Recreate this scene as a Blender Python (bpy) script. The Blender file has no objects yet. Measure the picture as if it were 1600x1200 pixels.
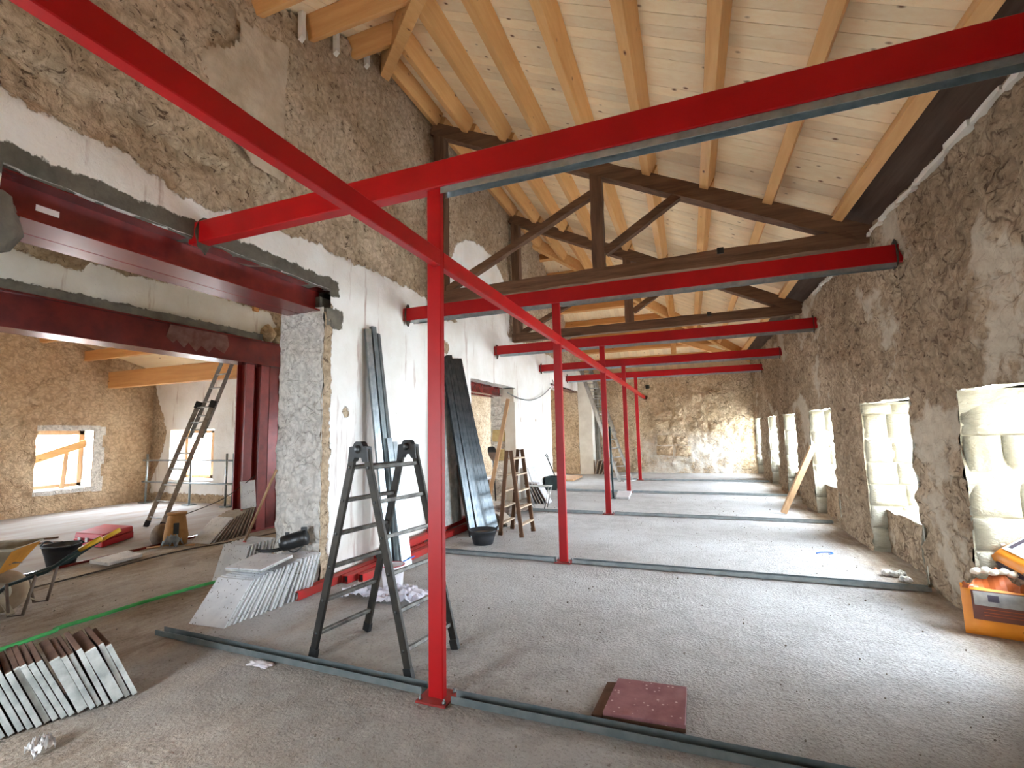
import bpy, bmesh, math, random
import numpy as np
from mathutils import Vector, Matrix

random.seed(7)
SC = bpy.context.scene
COL = SC.collection

# ------------------------------------------------------------------ camera
cam_data = bpy.data.cameras.new('camera')
cam_data.sensor_fit = 'HORIZONTAL'
cam_data.sensor_width = 36.0
cam_data.lens = 729.0 / 1600.0 * 36.0
cam_data.clip_start = 0.05
cam_data.clip_end = 400
cam = bpy.data.objects.new('camera', cam_data)
COL.objects.link(cam)
cam.matrix_world = Matrix((
    (0.93506512, 0.05522362, 0.35014792, 0.0),
    (0.3538527, -0.08686637, -0.93125856, 0.0),
    (-0.02101139, 0.99468819, -0.10076674, 1.6),
    (0, 0, 0, 1)))
SC.camera = cam

# ------------------------------------------------------------------ view, sky
SC.view_settings.view_transform = 'Standard'
SC.view_settings.look = 'None'
SC.view_settings.gamma = 1.0
SC.view_settings.use_curve_mapping = False
SC.view_settings.exposure = 0.5
SKY = 38.0
w = bpy.data.worlds.new('world'); SC.world = w
w.use_nodes = True
nt = w.node_tree; nt.nodes.clear()
wo = nt.nodes.new('ShaderNodeOutputWorld'); bg = nt.nodes.new('ShaderNodeBackground')
tc = nt.nodes.new('ShaderNodeTexCoord'); sx = nt.nodes.new('ShaderNodeSeparateXYZ')
cr = nt.nodes.new('ShaderNodeValToRGB')
cr.color_ramp.elements[0].position = 0.0; cr.color_ramp.elements[0].color = (0.78, 0.89, 1.0, 1)
cr.color_ramp.elements[1].position = 0.8; cr.color_ramp.elements[1].color = (0.75, 0.87, 1.0, 1)
nt.links.new(tc.outputs['Generated'], sx.inputs[0]); nt.links.new(sx.outputs['Z'], cr.inputs[0])
nt.links.new(cr.outputs[0], bg.inputs[0]); bg.inputs[1].default_value = SKY
nt.links.new(bg.outputs[0], wo.inputs[0])
SC.cycles.max_bounces = 8
SC.cycles.diffuse_bounces = 7
SC.cycles.use_adaptive_sampling = True
SC.cycles.adaptive_threshold = 0.02
SC.cycles.glossy_bounces = 4
SC.cycles.caustics_reflective = False
SC.cycles.caustics_refractive = False
SC.cycles.sample_clamp_indirect = 20.0
SC.cycles.use_denoising = True
try:
    SC.cycles.denoiser = 'OPENIMAGEDENOISE'
    SC.cycles.denoising_input_passes = 'RGB_ALBEDO_NORMAL'
    SC.cycles.denoising_prefilter = 'ACCURATE'
except Exception:
    pass

def portal(x, y, z, sx_, sz_, nx, ny):
    """sampling portal filling a window opening (gives no light of its own)"""
    l = bpy.data.lights.new('portal', 'AREA'); l.shape = 'RECTANGLE'
    l.size = sx_; l.size_y = sz_
    l.cycles.is_portal = True
    o = bpy.data.objects.new('portal', l); COL.objects.link(o)
    o.location = (x, y, z)
    o.rotation_euler = Vector((nx, ny, 0)).to_track_quat('-Z', 'Z').to_euler()

# ------------------------------------------------------------------ dimensions
XR = 2.1; XA = -3.8; XA2 = -4.43; XB = -7.0; XL = -13.4
YN = -0.9; YF = 17.9; YP = 8.3
RWIN = [(-0.8, 0.15), (4.0, 4.95), (5.88, 7.3), (8.65, 10.1), (11.35, 12.65), (13.55, 14.95), (16.6, 17.85)]  # first opening is unseen, added to light the near rail
RTOP = [1.86, 1.86, 1.86, 1.86, 1.86, 1.86, 1.86]
for (a, b), t in zip(RWIN, RTOP):
    portal(2.8, (a + b) / 2, (t + .5) / 2, b - a, t - .5, -1, 0)
LWIN = [(-0.6, 0.5), (2.6, 3.7), (5.95, 7.0)]
for a, b in LWIN:
    portal(XL - 0.5, (a + b) / 2, 1.12, b - a, 1.24, 1, 0)
portal(-11.85, YP + 0.55, 1.18, 1.6, 1.26, 0, -1)
portal(-5.8, YF + 0.5, 1.6, 1.1, 2.0, 0, -1)  # unseen opening added at the passage end to light it
portal(-3.0, YN - 0.3, 1.25, .8, 1.4, 0, 1)  # unseen near-wall opening added to light the rough pier
B_FILL_OPEN = [(8.7, 10.0), (10.5, 11.8), (12.1, 13.3)]      # unseen openings added to light the passage and hall
for a, b in B_FILL_OPEN:
    portal(XB - 0.6, (a + b) / 2, 1.45, b - a, 1.9, 1, 0)

# ------------------------------------------------------------------ small helpers
def s2l(c):
    return c / 12.92 if c <= 0.04045 else ((c + 0.055) / 1.055) ** 2.4
def C(r, g, b):
    return (s2l(r / 255), s2l(g / 255), s2l(b / 255), 1)
ORD = ['first', 'second', 'third', 'fourth', 'fifth', 'sixth', 'seventh', 'eighth', 'ninth', 'tenth', 'eleventh', 'twelfth',
       'thirteenth', 'fourteenth', 'fifteenth', 'sixteenth', 'seventeenth', 'eighteenth', 'nineteenth', 'twentieth']

class MB:
    """collects shapes in world coordinates, builds ONE mesh object"""
    def __init__(s):
        s.v = []; s.f = []; s.sm = []
    def add(s, vs, fs, smooth=False):
        n = len(s.v)
        s.v += [tuple(v) for v in vs]
        s.f += [tuple(i + n for i in f) for f in fs]
        s.sm += [smooth] * len(fs)
        return s
    def box(s, x0, x1, y0, y1, z0, z1):
        v = [(x, y, z) for z in (z0, z1) for y in (y0, y1) for x in (x0, x1)]
        return s.add(v, [(0, 2, 3, 1), (4, 5, 7, 6), (0, 1, 5, 4), (2, 6, 7, 3), (0, 4, 6, 2), (1, 3, 7, 5)])
    def hexa(s, bottom4, top4):
        return s.add(list(bottom4) + list(top4), [(3, 2, 1, 0), (4, 5, 6, 7), (0, 1, 5, 4), (1, 2, 6, 5), (2, 3, 7, 6), (3, 0, 4, 7)])
    def frame(s, p0, p1, up):
        p0 = Vector(p0); p1 = Vector(p1); d = (p1 - p0).normalized(); up = Vector(up)
        side = d.cross(up)
        if side.length < 1e-5: side = d.cross(Vector((1, 0, 0)))
        side.normalize(); u = side.cross(d).normalized()
        return p0, p1, d, side, u
    def extrude(s, p0, p1, poly, up=(0, 0, 1), segs=1, jit=0.0, caps=True):
        """extrudes a closed 2-D outline (side, up) from p0 to p1"""
        p0, p1, d, side, u = s.frame(p0, p1, up)
        n = len(poly); vs = []; fs = []
        for k in range(segs + 1):
            c = p0.lerp(p1, k / segs)
            for a, b in poly:
                j = (random.uniform(-jit, jit), random.uniform(-jit, jit)) if jit else (0, 0)
                vs.append(c + side * (a + j[0]) + u * (b + j[1]))
        for k in range(segs):
            for i in range(n):
                j = (i + 1) % n
                fs.append((k * n + i, k * n + j, (k + 1) * n + j, (k + 1) * n + i))
        if caps:
            fs.append(tuple(range(n - 1, -1, -1))); fs.append(tuple(segs * n + i for i in range(n)))
        return s.add(vs, fs)
    def bar(s, p0, p1, wd, h, up=(0, 0, 1), segs=1, jit=0.0, ch=0.0):
        a, b = wd / 2, h / 2
        if ch:
            c = ch
            poly = [(-a + c, -b), (a - c, -b), (a, -b + c), (a, b - c), (a - c, b), (-a + c, b), (-a, b - c), (-a, -b + c)]
        else:
            poly = [(-a, -b), (a, -b), (a, b), (-a, b)]
        return s.extrude(p0, p1, poly, up, segs, jit)
    def hollow(s, p0, p1, wd, h, t=0.004, up=(0, 0, 1)):
        p0, p1, d, side, u = s.frame(p0, p1, up)
        vs = []
        for c in (p0, p1):
            for q in (0, t):
                a, b = wd / 2 - q, h / 2 - q
                for m, n in ((-a, -b), (a, -b), (a, b), (-a, b)):
                    vs.append(c + side * m + u * n)
        fs = []
        for i in range(4):
            j = (i + 1) % 4
            fs += [(i, j, 8 + j, 8 + i), (4 + j, 4 + i, 12 + i, 12 + j), (j, i, 4 + i, 4 + j), (8 + i, 8 + j, 12 + j, 12 + i)]
        return s.add(vs, fs)
    def tube(s, pts, r, n=8, r2=None, caps=True):
        pts = [Vector(p) for p in pts]; vs = []; fs = []; m = len(pts)
        pu = None
        for k, p in enumerate(pts):
            d = (pts[min(k + 1, m - 1)] - pts[max(k - 1, 0)]).normalized()
            if pu is None:
                a = Vector((0, 0, 1)) if abs(d.z) < .9 else Vector((1, 0, 0))
                u = d.cross(a).normalized()
            else:
                u = (pu - d * pu.dot(d)).normalized()
            pu = u; v = d.cross(u)
            rr = r if r2 is None else r + (r2 - r) * k / (m - 1)
            for i in range(n):
                t = 2 * math.pi * i / n
                vs.append(p + u * (math.cos(t) * rr) + v * (math.sin(t) * rr))
        for k in range(m - 1):
            for i in range(n):
                j = (i + 1) % n
                fs.append((k * n + i, k * n + j, (k + 1) * n + j, (k + 1) * n + i))
        if caps:
            fs.append(tuple(range(n - 1, -1, -1))); fs.append(tuple((m - 1) * n + i for i in range(n)))
        return s.add(vs, fs, True)
    def lathe(s, prof, c=(0, 0, 0), axis=(0, 0, 1), n=24, wob=0.0, caps=True):
        ax = Vector(axis).normalized(); c = Vector(c)
        a = ax.cross(Vector((0, 0, 1)) if abs(ax.z) < .9 else Vector((1, 0, 0))).normalized(); b = ax.cross(a)
        vs = []; fs = []
        for r, z in prof:
            for i in range(n):
                t = 2 * math.pi * i / n
                rr = r * (1 + wob * math.sin(3 * t + z * 20) + wob * .6 * math.sin(5 * t + 1))
                vs.append(c + ax * z + a * (math.cos(t) * rr) + b * (math.sin(t) * rr))
        for k in range(len(prof) - 1):
            for i in range(n):
                j = (i + 1) % n
                fs.append((k * n + i, k * n + j, (k + 1) * n + j, (k + 1) * n + i))
        if caps and prof[0][0] > 0.001: fs.append(tuple(range(n - 1, -1, -1)))
        if caps and prof[-1][0] > 0.001: fs.append(tuple((len(prof) - 1) * n + i for i in range(n)))
        return s.add(vs, fs, True)
    def build(s, name, mat, root=None, bevel=0.0, loc=None):
        me = bpy.data.meshes.new(name)
        if root is not None:
            mw = root_matrix(root).inverted()
        elif loc is not None:
            mw = Matrix.Translation(loc).inverted()
        else:
            mw = Matrix()
        me.from_pydata([mw @ Vector(v) for v in s.v], [], s.f)
        me.polygons.foreach_set('use_smooth', s.sm)
        bm = bmesh.new(); bm.from_mesh(me)
        if bevel:
            es = [e for e in bm.edges if e.is_manifold and e.calc_face_angle(0) > 0.6]
            bmesh.ops.bevel(bm, geom=es, offset=bevel, segments=1, affect='EDGES', clamp_overlap=True)
        bmesh.ops.recalc_face_normals(bm, faces=bm.faces)
        bm.to_mesh(me); bm.free()
        me.update()
        for m in (mat if isinstance(mat, (list, tuple)) else [mat]): me.materials.append(m)
        o = bpy.data.objects.new(name, me); COL.objects.link(o)
        if root is not None: o.parent = root
        elif loc is not None: o.location = loc
        return o

def root_matrix(o):
    m = Matrix.LocRotScale(o.location, o.rotation_euler, o.scale)
    return root_matrix(o.parent) @ m if o.parent else m
def tag(o, label, cat, group=None, kind=None):
    o['label'] = label; o['category'] = cat
    if group: o['group'] = group
    if kind: o['kind'] = kind
    return o
def thing(name, label, cat, loc, group=None, rotz=0.0):
    o = bpy.data.objects.new(name, None); COL.objects.link(o)
    o.empty_display_size = 0.1
    o.location = loc; o.rotation_euler = (0, 0, rotz)
    return tag(o, label, cat, group, 'thing')
def struct(o):
    o['kind'] = 'structure'; return o
def dup(root, loc, rotz=None, label=None, group=None):
    r = root.copy(); COL.objects.link(r); r.location = loc
    if rotz is not None: r.rotation_euler = (0, 0, rotz)
    if label: r['label'] = label
    if group: r['group'] = group
    for ch in list(root.children):
        c = ch.copy(); COL.objects.link(c); c.parent = r
        for g in list(ch.children):
            d = g.copy(); COL.objects.link(d); d.parent = c
    return r

# ------------------------------------------------------------------ noise (numpy)
def _h(ix, iy, iz, s):
    h = (ix.astype(np.uint32) * np.uint32(374761393) + iy.astype(np.uint32) * np.uint32(668265263)
         + iz.astype(np.uint32) * np.uint32(2147483647 - 1274126177) + np.uint32(s * 97531 + 13))
    h = (h ^ (h >> np.uint32(13))) * np.uint32(1274126177)
    h = (h ^ (h >> np.uint32(16))) * np.uint32(2246822519)
    h = h ^ (h >> np.uint32(15))
    return h.astype(np.float64) / 4294967295.0
def vnoise(P, s=0):
    i = np.floor(P).astype(np.int64); f = P - i; f = f * f * f * (f * (f * 6 - 15) + 10)
    out = 0
    for dx in (0, 1):
        for dy in (0, 1):
            for dz in (0, 1):
                wgt = (f[:, 0] if dx else 1 - f[:, 0]) * (f[:, 1] if dy else 1 - f[:, 1]) * (f[:, 2] if dz else 1 - f[:, 2])
                out = out + wgt * _h(i[:, 0] + dx, i[:, 1] + dy, i[:, 2] + dz, s)
    return out * 2 - 1
def fbm(P, oc=4, s=0):
    a = 1.0; t = 0; n = 0
    for k in range(oc):
        t = t + a * vnoise(P * 2 ** k + k * 17.3, s + k); n += a; a *= .55
    return t / n
def worley(P, s=0):
    i = np.floor(P).astype(np.int64); f1 = np.full(len(P), 9.0); f2 = f1.copy()
    for dx in (-1, 0, 1):
        for dy in (-1, 0, 1):
            for dz in (-1, 0, 1):
                c = i + np.array([dx, dy, dz])
                q = c + np.stack([_h(c[:, 0], c[:, 1], c[:, 2], s + k) for k in (11, 12, 13)], 1)
                d = np.linalg.norm(P - q, axis=1)
                f2 = np.minimum(np.maximum(d, f1), f2); f1 = np.minimum(f1, d)
    return f1, f2
def rubble(P, s=0):
    f1, f2 = worley(P * np.array([4.6, 4.6, 6.5]), s)
    st = np.clip((f2 - f1) * 2.6, 0, 1)
    return .55 * fbm(P * 2.6, 5, s) + .45 * (st - .5) + .22 * fbm(P * 16, 3, s + 3)
def tooled(P, s=0):
    return .6 * fbm(P * np.array([2.2, 2.2, 3.5]), 4, s) + .35 * fbm(P * np.array([9, 9, 16]), 3, s + 5)

def lines(a, b, step, must=()):
    """regular grid lines from a to b that also pass exactly through the values in must"""
    n = max(1, int(round((b - a) / step)))
    g = list(np.linspace(a, b, n + 1))
    for m in must:
        if a - 1e-6 <= m <= b + 1e-6:
            k = min(range(len(g)), key=lambda q: abs(g[q] - m))
            g[k] = m
    return np.array(sorted(set(np.round(g, 5))))

def grid(name, us, vs, f, mat, amp, normal, hole=None, rel=rubble, attrs=None, seed=0, parent=None, smooth=True, rag=0.35):
    """rough wall skin: f(U,V)->points, displaced along the normal (and a little sideways, so that shared edges stay shared)"""
    U, V = np.meshgrid(us, vs, indexing='ij')
    P = f(U.ravel(), V.ravel())
    A = amp(P) if callable(amp) else np.full(len(P), amp)
    n = np.array(normal, float)
    D = np.stack([vnoise(P * 5 + 40, 91), vnoise(P * 5 + 80, 92), vnoise(P * 5 + 120, 93)], 1)
    Q = P + n[None] * (rel(P, seed) * A)[:, None] + D * (A * rag)[:, None]
    nu, nv = len(us), len(vs)
    idx = np.arange(nu * nv).reshape(nu, nv)
    cu = (us[:-1] + us[1:]) / 2; cv = (vs[:-1] + vs[1:]) / 2
    CU, CV = np.meshgrid(cu, cv, indexing='ij')
    keep = np.ones(CU.shape, bool) if hole is None else ~hole(CU, CV)
    q = np.stack([idx[:-1, :-1], idx[1:, :-1], idx[1:, 1:], idx[:-1, 1:]], -1)[keep]
    # winding to face the normal
    p = Q[q[0]]
    if np.dot(np.cross(p[1] - p[0], p[3] - p[0]), n) < 0: q = q[:, ::-1]
    used = np.zeros(len(Q), bool); used[q.ravel()] = True
    remap = np.cumsum(used) - 1
    Q = Q[used]; P2 = P[used]; q = remap[q]
    me = bpy.data.meshes.new(name)
    me.vertices.add(len(Q)); me.vertices.foreach_set('co', Q.astype(np.float32).ravel())
    me.loops.add(q.size); me.loops.foreach_set('vertex_index', q.ravel().astype(np.int32))
    me.polygons.add(len(q)); me.polygons.foreach_set('loop_start', (np.arange(len(q)) * 4).astype(np.int32))
    me.polygons.foreach_set('loop_total', np.full(len(q), 4, np.int32))
    me.polygons.foreach_set('use_smooth', np.full(len(q), smooth))
    me.update(); me.validate()
    for k, fn in (attrs or {}).items():
        at = me.attributes.new(k, 'FLOAT', 'POINT')
        at.data.foreach_set('value', np.asarray(fn(P2), np.float32))
    me.materials.append(mat)
    o = bpy.data.objects.new(name, me); COL.objects.link(o)
    if parent is not None: o.parent = parent
    return o

# ------------------------------------------------------------------ materials
class N:
    def __init__(s, name):
        s.m = bpy.data.materials.new(name); s.m.use_nodes = True
        s.t = s.m.node_tree; s.b = s.t.nodes['Principled BSDF']
        s.pos = None
    def n(s, k, **kw):
        o = s.t.nodes.new(k)
        for a, v in kw.items(): setattr(o, a, v)
        return o
    def l(s, a, b): s.t.links.new(a, b)
    def co(s, kind='Object', scale=(1, 1, 1)):
        if kind == 'World':
            g = s.n('ShaderNodeNewGeometry').outputs['Position']
        else:
            g = s.n('ShaderNodeTexCoord').outputs[kind]
        mp = s.n('ShaderNodeMapping'); s.l(g, mp.inputs[0]); mp.inputs['Scale'].default_value = scale
        return mp.outputs[0]
    def noise(s, co, scale, detail=6, rough=.6, dist=0):
        o = s.n('ShaderNodeTexNoise'); s.l(co, o.inputs['Vector'])
        o.inputs['Scale'].default_value = scale; o.inputs['Detail'].default_value = detail
        o.inputs['Roughness'].default_value = rough; o.inputs['Distortion'].default_value = dist
        return o.outputs['Fac']
    def voro(s, co, scale, feature='F1', out='Distance'):
        o = s.n('ShaderNodeTexVoronoi', feature=feature); s.l(co, o.inputs['Vector']); o.inputs['Scale'].default_value = scale
        return o.outputs[out]
    def ramp(s, fac, stops):
        o = s.n('ShaderNodeValToRGB'); s.l(fac, o.inputs[0]); e = o.color_ramp.elements
        while len(e) < len(stops): e.new(.5)
        for i, (p, c) in enumerate(stops):
            e[i].position = p; e[i].color = c if len(c) == 4 else (*c, 1)
        return o.outputs[0]
    def mix(s, fac, a, b, mode='MIX'):
        o = s.n('ShaderNodeMix', data_type='RGBA', blend_type=mode)
        if isinstance(fac, (int, float)): o.inputs[0].default_value = fac
        else: s.l(fac, o.inputs[0])
        for sock, v in ((o.inputs[6], a), (o.inputs[7], b)):
            if isinstance(v, tuple): sock.default_value = v
            else: s.l(v, sock)
        return o.outputs[2]
    def math(s, op, a, b=0.0, c=None, clamp=False):
        o = s.n('ShaderNodeMath', operation=op, use_clamp=clamp)
        for i, v in enumerate((a, b, c)):
            if v is None: continue
            if isinstance(v, (int, float)): o.inputs[i].default_value = v
            else: s.l(v, o.inputs[i])
        return o.outputs[0]
    def attr(s, name):
        o = s.n('ShaderNodeAttribute'); o.attribute_name = name; return o.outputs['Fac']
    def rand(s):
        return s.n('ShaderNodeObjectInfo').outputs['Random']
    def bump(s, h, strength=.3, dist=.02, prev=None):
        o = s.n('ShaderNodeBump'); s.l(h, o.inputs['Height']); o.inputs['Strength'].default_value = strength
        o.inputs['Distance'].default_value = dist
        if prev is not None: s.l(prev, o.inputs['Normal'])
        return o.outputs[0]
    def out(s, col=None, rough=None, nrm=None, metal=None, spec=None):
        for k, v in (('Base Color', col), ('Roughness', rough), ('Normal', nrm), ('Metallic', metal), ('Specular IOR Level', spec)):
            if v is None: continue
            if isinstance(v, (int, float, tuple)): s.b.inputs[k].default_value = v
            else: s.l(v, s.b.inputs[k])
        return s.m

def simple(name, c1, c2=None, scale=6, rough=.7, metal=0.0, bump=0.0, bscale=40, spec=.5, dist=.005, detail=5, rnd=0.0, kind='Object'):
    m = N(name); co = m.co(kind)
    col = m.mix(m.ramp(m.noise(co, scale, detail), [(.35, (0, 0, 0)), (.65, (1, 1, 1))]), c1, c2 or c1)
    if rnd:
        v = m.math('MULTIPLY_ADD', m.rand(), rnd, 1 - rnd / 2)
        hsv = m.n('ShaderNodeHueSaturation'); m.l(col, hsv.inputs['Color']); m.l(v, hsv.inputs['Value']); col = hsv.outputs[0]
    nr = m.bump(m.noise(co, bscale, 4), bump, dist) if bump else None
    return m.out(col, rough, nr, metal, spec)

def wood(name, c1, c2, knot, axis=0, rough=.65, rnd=.25, grain=1.0, bump=.15, knots=.0, kind='Object'):
    m = N(name)
    sc = [9, 9, 9]; sc[axis] = .7
    co = m.co(kind, tuple(sc)); r = m.rand()
    # shift per object, so that no two pieces show the same grain
    ad = m.n('ShaderNodeVectorMath', operation='ADD'); cb = m.n('ShaderNodeCombineXYZ')
    for i in range(3): m.l(m.math('MULTIPLY', r, 37.0 + 11 * i), cb.inputs[i])
    m.l(co, ad.inputs[0]); m.l(cb.outputs[0], ad.inputs[1]); co2 = ad.outputs[0]
    g = m.noise(co2, 1.6, 7, .65, .4)
    col = m.mix(m.ramp(g, [(.3, (0, 0, 0)), (.72, (1, 1, 1))]), c1, c2)
    if knots:
        ks = [5.5, 5.5, 5.5]; ks[axis] = 2.6
        cok = m.co(kind, tuple(ks)); ad2 = m.n('ShaderNodeVectorMath', operation='ADD'); m.l(cok, ad2.inputs[0]); m.l(cb.outputs[0], ad2.inputs[1])
        d = m.voro(ad2.outputs[0], 1.0)
        col = m.mix(m.ramp(d, [(.03 + knots * .05, (1, 1, 1)), (.10 + knots * .06, (0, 0, 0))]), col, knot)
    v = m.math('MULTIPLY_ADD', r, rnd, 1 - rnd / 2)
    hsv = m.n('ShaderNodeHueSaturation'); m.l(col, hsv.inputs['Color']); m.l(v, hsv.inputs['Value'])
    return m.out(hsv.outputs[0], rough, m.bump(g, bump, .004), 0, .3)

M = {}
M['red'] = simple('red_paint', C(172, 9, 15), C(156, 7, 12), 3, .42, 0, .06, 30, .3)
M['red_floor'] = simple('red_paint_dusty', C(186, 30, 32), C(150, 60, 50), 5, .6, 0, .1, 40, .3)
M['primer'] = simple('red_oxide_primer', C(126, 42, 37), C(98, 32, 29), 4, .27, .25, .12, 18, .5)
M['primer_red'] = simple('red_oxide_column', C(152, 48, 42), C(126, 38, 34), 6, .45, .0, .1, 20, .5)
M['galv'] = simple('galvanised_steel', C(150, 160, 164), C(176, 184, 186), 14, .34, .85, .05, 60, .5)
M['stud_dark'] = simple('dark_reflecting_stud', C(66, 72, 76), C(88, 92, 94), 9, .34, .9, .05, 40, .5)  # steel base darkened for the dark roof space it reflects
M['galv_dark'] = simple('galvanised_steel_dusty', C(112, 122, 124), C(134, 140, 140), 10, .45, .7, .06, 50, .5)
M['alu'] = simple('aluminium', C(178, 178, 176), C(150, 148, 144), 8, .4, .8, .05, 60)
M['alu_dirty'] = simple('paint_stained_aluminium', C(172, 164, 152), C(132, 122, 110), 9, .55, .5, .1, 60)
M['black'] = simple('black_plastic', C(24, 25, 26), C(40, 40, 40), 6, .38, 0, .05, 40)
M['rubber'] = simple('black_rubber', C(34, 36, 40), C(52, 54, 58), 8, .6, 0, .1, 60)
M['rung'] = simple('scuffed_rung', C(120, 118, 112), C(74, 72, 68), 14, .5, .5, .1, 60)
M['dark_metal'] = simple('worn_dark_steel', C(32, 30, 28), C(62, 56, 48), 7, .5, .4, .1, 50)
M['deck'] = wood('pine_boards', C(243, 224, 188), C(235, 207, 164), C(120, 80, 50), 0, .6, .16, knots=.35)
M['deck_y'] = wood('pine_boards_lengthwise', C(243, 224, 188), C(235, 207, 164), C(120, 80, 50), 1, .6, .16, knots=.35)
M['purlin'] = wood('glued_pine_beam', C(226, 178, 118), C(208, 152, 90), C(110, 60, 26), 1, .5, .14, knots=.12)
M['purlin_x'] = wood('glued_pine_beam_crosswise', C(222, 168, 108), C(202, 142, 82), C(110, 60, 26), 0, .5, .14, knots=.12)
M['oldwood'] = wood('old_dark_timber', C(126, 94, 70), C(74, 50, 36), C(34, 22, 16), 0, .8, .2, bump=.6)
M['oldwood_z'] = wood('old_dark_timber_upright', C(122, 92, 70), C(72, 50, 38), C(34, 22, 16), 2, .8, .2, bump=.6)
M['rawwood'] = wood('raw_plank', C(196, 160, 124), C(166, 128, 92), C(110, 70, 40), 2, .7, .2)
M['ladderwood'] = wood('worn_ladder_wood', C(116, 84, 60), C(78, 54, 38), C(40, 26, 18), 2, .7, .2)
M['tread'] = wood('pale_ladder_wood', C(204, 184, 160), C(180, 156, 130), C(110, 80, 60), 0, .7, .2)
M['eave'] = wood('dark_eave_brown', C(112, 90, 76), C(86, 66, 54), C(40, 28, 20), 1, .8, .1)
M['yellowstone'] = simple('yellowish_stone', C(206, 186, 136), C(176, 152, 104), 7, .95, 0, .6, 20, .2, .02)
M['smear'] = simple('dried_mortar_smear', C(136, 104, 96), C(112, 70, 64), 9, .9, 0, .4, 30, .2)
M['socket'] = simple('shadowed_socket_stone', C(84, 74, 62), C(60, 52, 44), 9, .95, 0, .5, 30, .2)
M['render'] = simple('tan_render', C(196, 180, 158), C(172, 154, 130), 4, .9, 0, .6, 14, .25, .02, kind='World')
M['mortar'] = simple('grey_mortar', C(126, 120, 108), C(96, 92, 84), 5, .95, 0, .5, 22, .2, .01)
M['whiteplaster'] = simple('white_plaster', C(222, 216, 204), C(206, 198, 184), 3, .9, 0, .2, 18, .2, .01, kind='World')
M['paper'] = simple('white_paper', C(228, 224, 226), C(206, 200, 206), 8, .8, 0, .2, 30)
M['cloth'] = simple('white_cloth', C(222, 220, 228), C(200, 198, 212), 8, .95, 0, .3, 40)
M['foil'] = simple('crumpled_foil', C(232, 230, 228), C(206, 204, 204), 8, .35, .5, .4, 30)
M['yellow'] = simple('yellow_grip', C(224, 178, 44), C(206, 158, 36), 8, .5)
M['orange'] = simple('orange_tray_paint', C(204, 140, 48), C(178, 116, 36), 5, .55, 0, .1, 30)
M['dusty'] = simple('cement_dusted_steel', C(190, 180, 162), C(160, 148, 128), 6, .9, 0, .3, 30)
M['tyre'] = simple('cement_coated_tyre', C(182, 160, 134), C(152, 130, 106), 6, .95, 0, .4, 25)
M['teal'] = simple('dark_green_tube', C(34, 58, 58), C(24, 40, 42), 6, .45)
M['greenhose'] = simple('green_hose', C(66, 186, 96), C(86, 204, 116), 10, .5)
M['cable'] = simple('dark_cable', C(52, 42, 36), C(70, 58, 48), 10, .7)
M['casered'] = simple('red_plastic_case', C(196, 34, 48), C(180, 26, 40), 5, .45)
M['sackbrown'] = simple('brown_paper_sack', C(180, 136, 84), C(156, 112, 66), 6, .85, 0, .3, 20)
M['sackgrey'] = simple('grey_cement_lump', C(132, 118, 106), C(104, 92, 84), 8, .95, 0, .5, 20)
M['crumb'] = simple('mortar_crumbs', C(158, 146, 132), C(112, 100, 88), 3, .95, kind='World')
M['bluecloth'] = simple('pale_blue_cloth', C(150, 158, 166), C(122, 134, 146), 8, .9, 0, .3, 30)
M['bagorange'] = simple('orange_printed_bag', C(226, 142, 40), C(214, 124, 30), 4, .45, 0, .25, 12)
M['bagrust'] = simple('folded_bag_top', C(170, 84, 34), C(140, 64, 26), 4, .5, 0, .3, 12)
M['bagbrown'] = simple('brown_bag_panel', C(92, 48, 38), C(104, 58, 46), 4, .5)
M['baggrey'] = simple('grey_bag_photo', C(158, 152, 146), C(120, 116, 116), 9, .5)
M['bagwhite'] = simple('white_bag_panel', C(214, 222, 228), C(190, 204, 214), 6, .45)
M['bagdark'] = simple('dark_bag_stripe', C(58, 50, 62), C(66, 58, 70), 6, .5)
M['text_white'] = simple('white_print', C(226, 226, 224), None, 5, .6)
M['text_brown'] = simple('brown_print', C(88, 44, 24), None, 5, .6)
M['cloudwhite'] = simple('house_white', C(226, 226, 222), C(210, 210, 206), .4, .9)
M['rooftile'] = simple('terracotta_roof', C(176, 104, 78), C(150, 84, 62), 3, .9, 0, .3, 6)
M['winglass'] = simple('dark_window', C(90, 98, 110), C(70, 78, 90), 1, .2)
M['blocker_brown'] = simple('sky_blocker_brown', C(150, 132, 112), C(126, 108, 90), .6, .95)
M['earth'] = simple('outside_ground', C(236, 233, 228), C(222, 219, 212), .2, .95)
M['pipe'] = simple('grey_wire', C(96, 100, 98), C(110, 112, 110), 9, .6)
M['bluemark'] = simple('blue_strap', C(52, 100, 190), None, 9, .6)
M['pinkpole'] = simple('pink_plastic', C(226, 94, 104), C(210, 80, 90), 6, .5)
M['iron'] = simple('rusty_spade_steel', C(128, 112, 100), C(104, 88, 78), 8, .6, .3, .1, 30)

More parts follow.
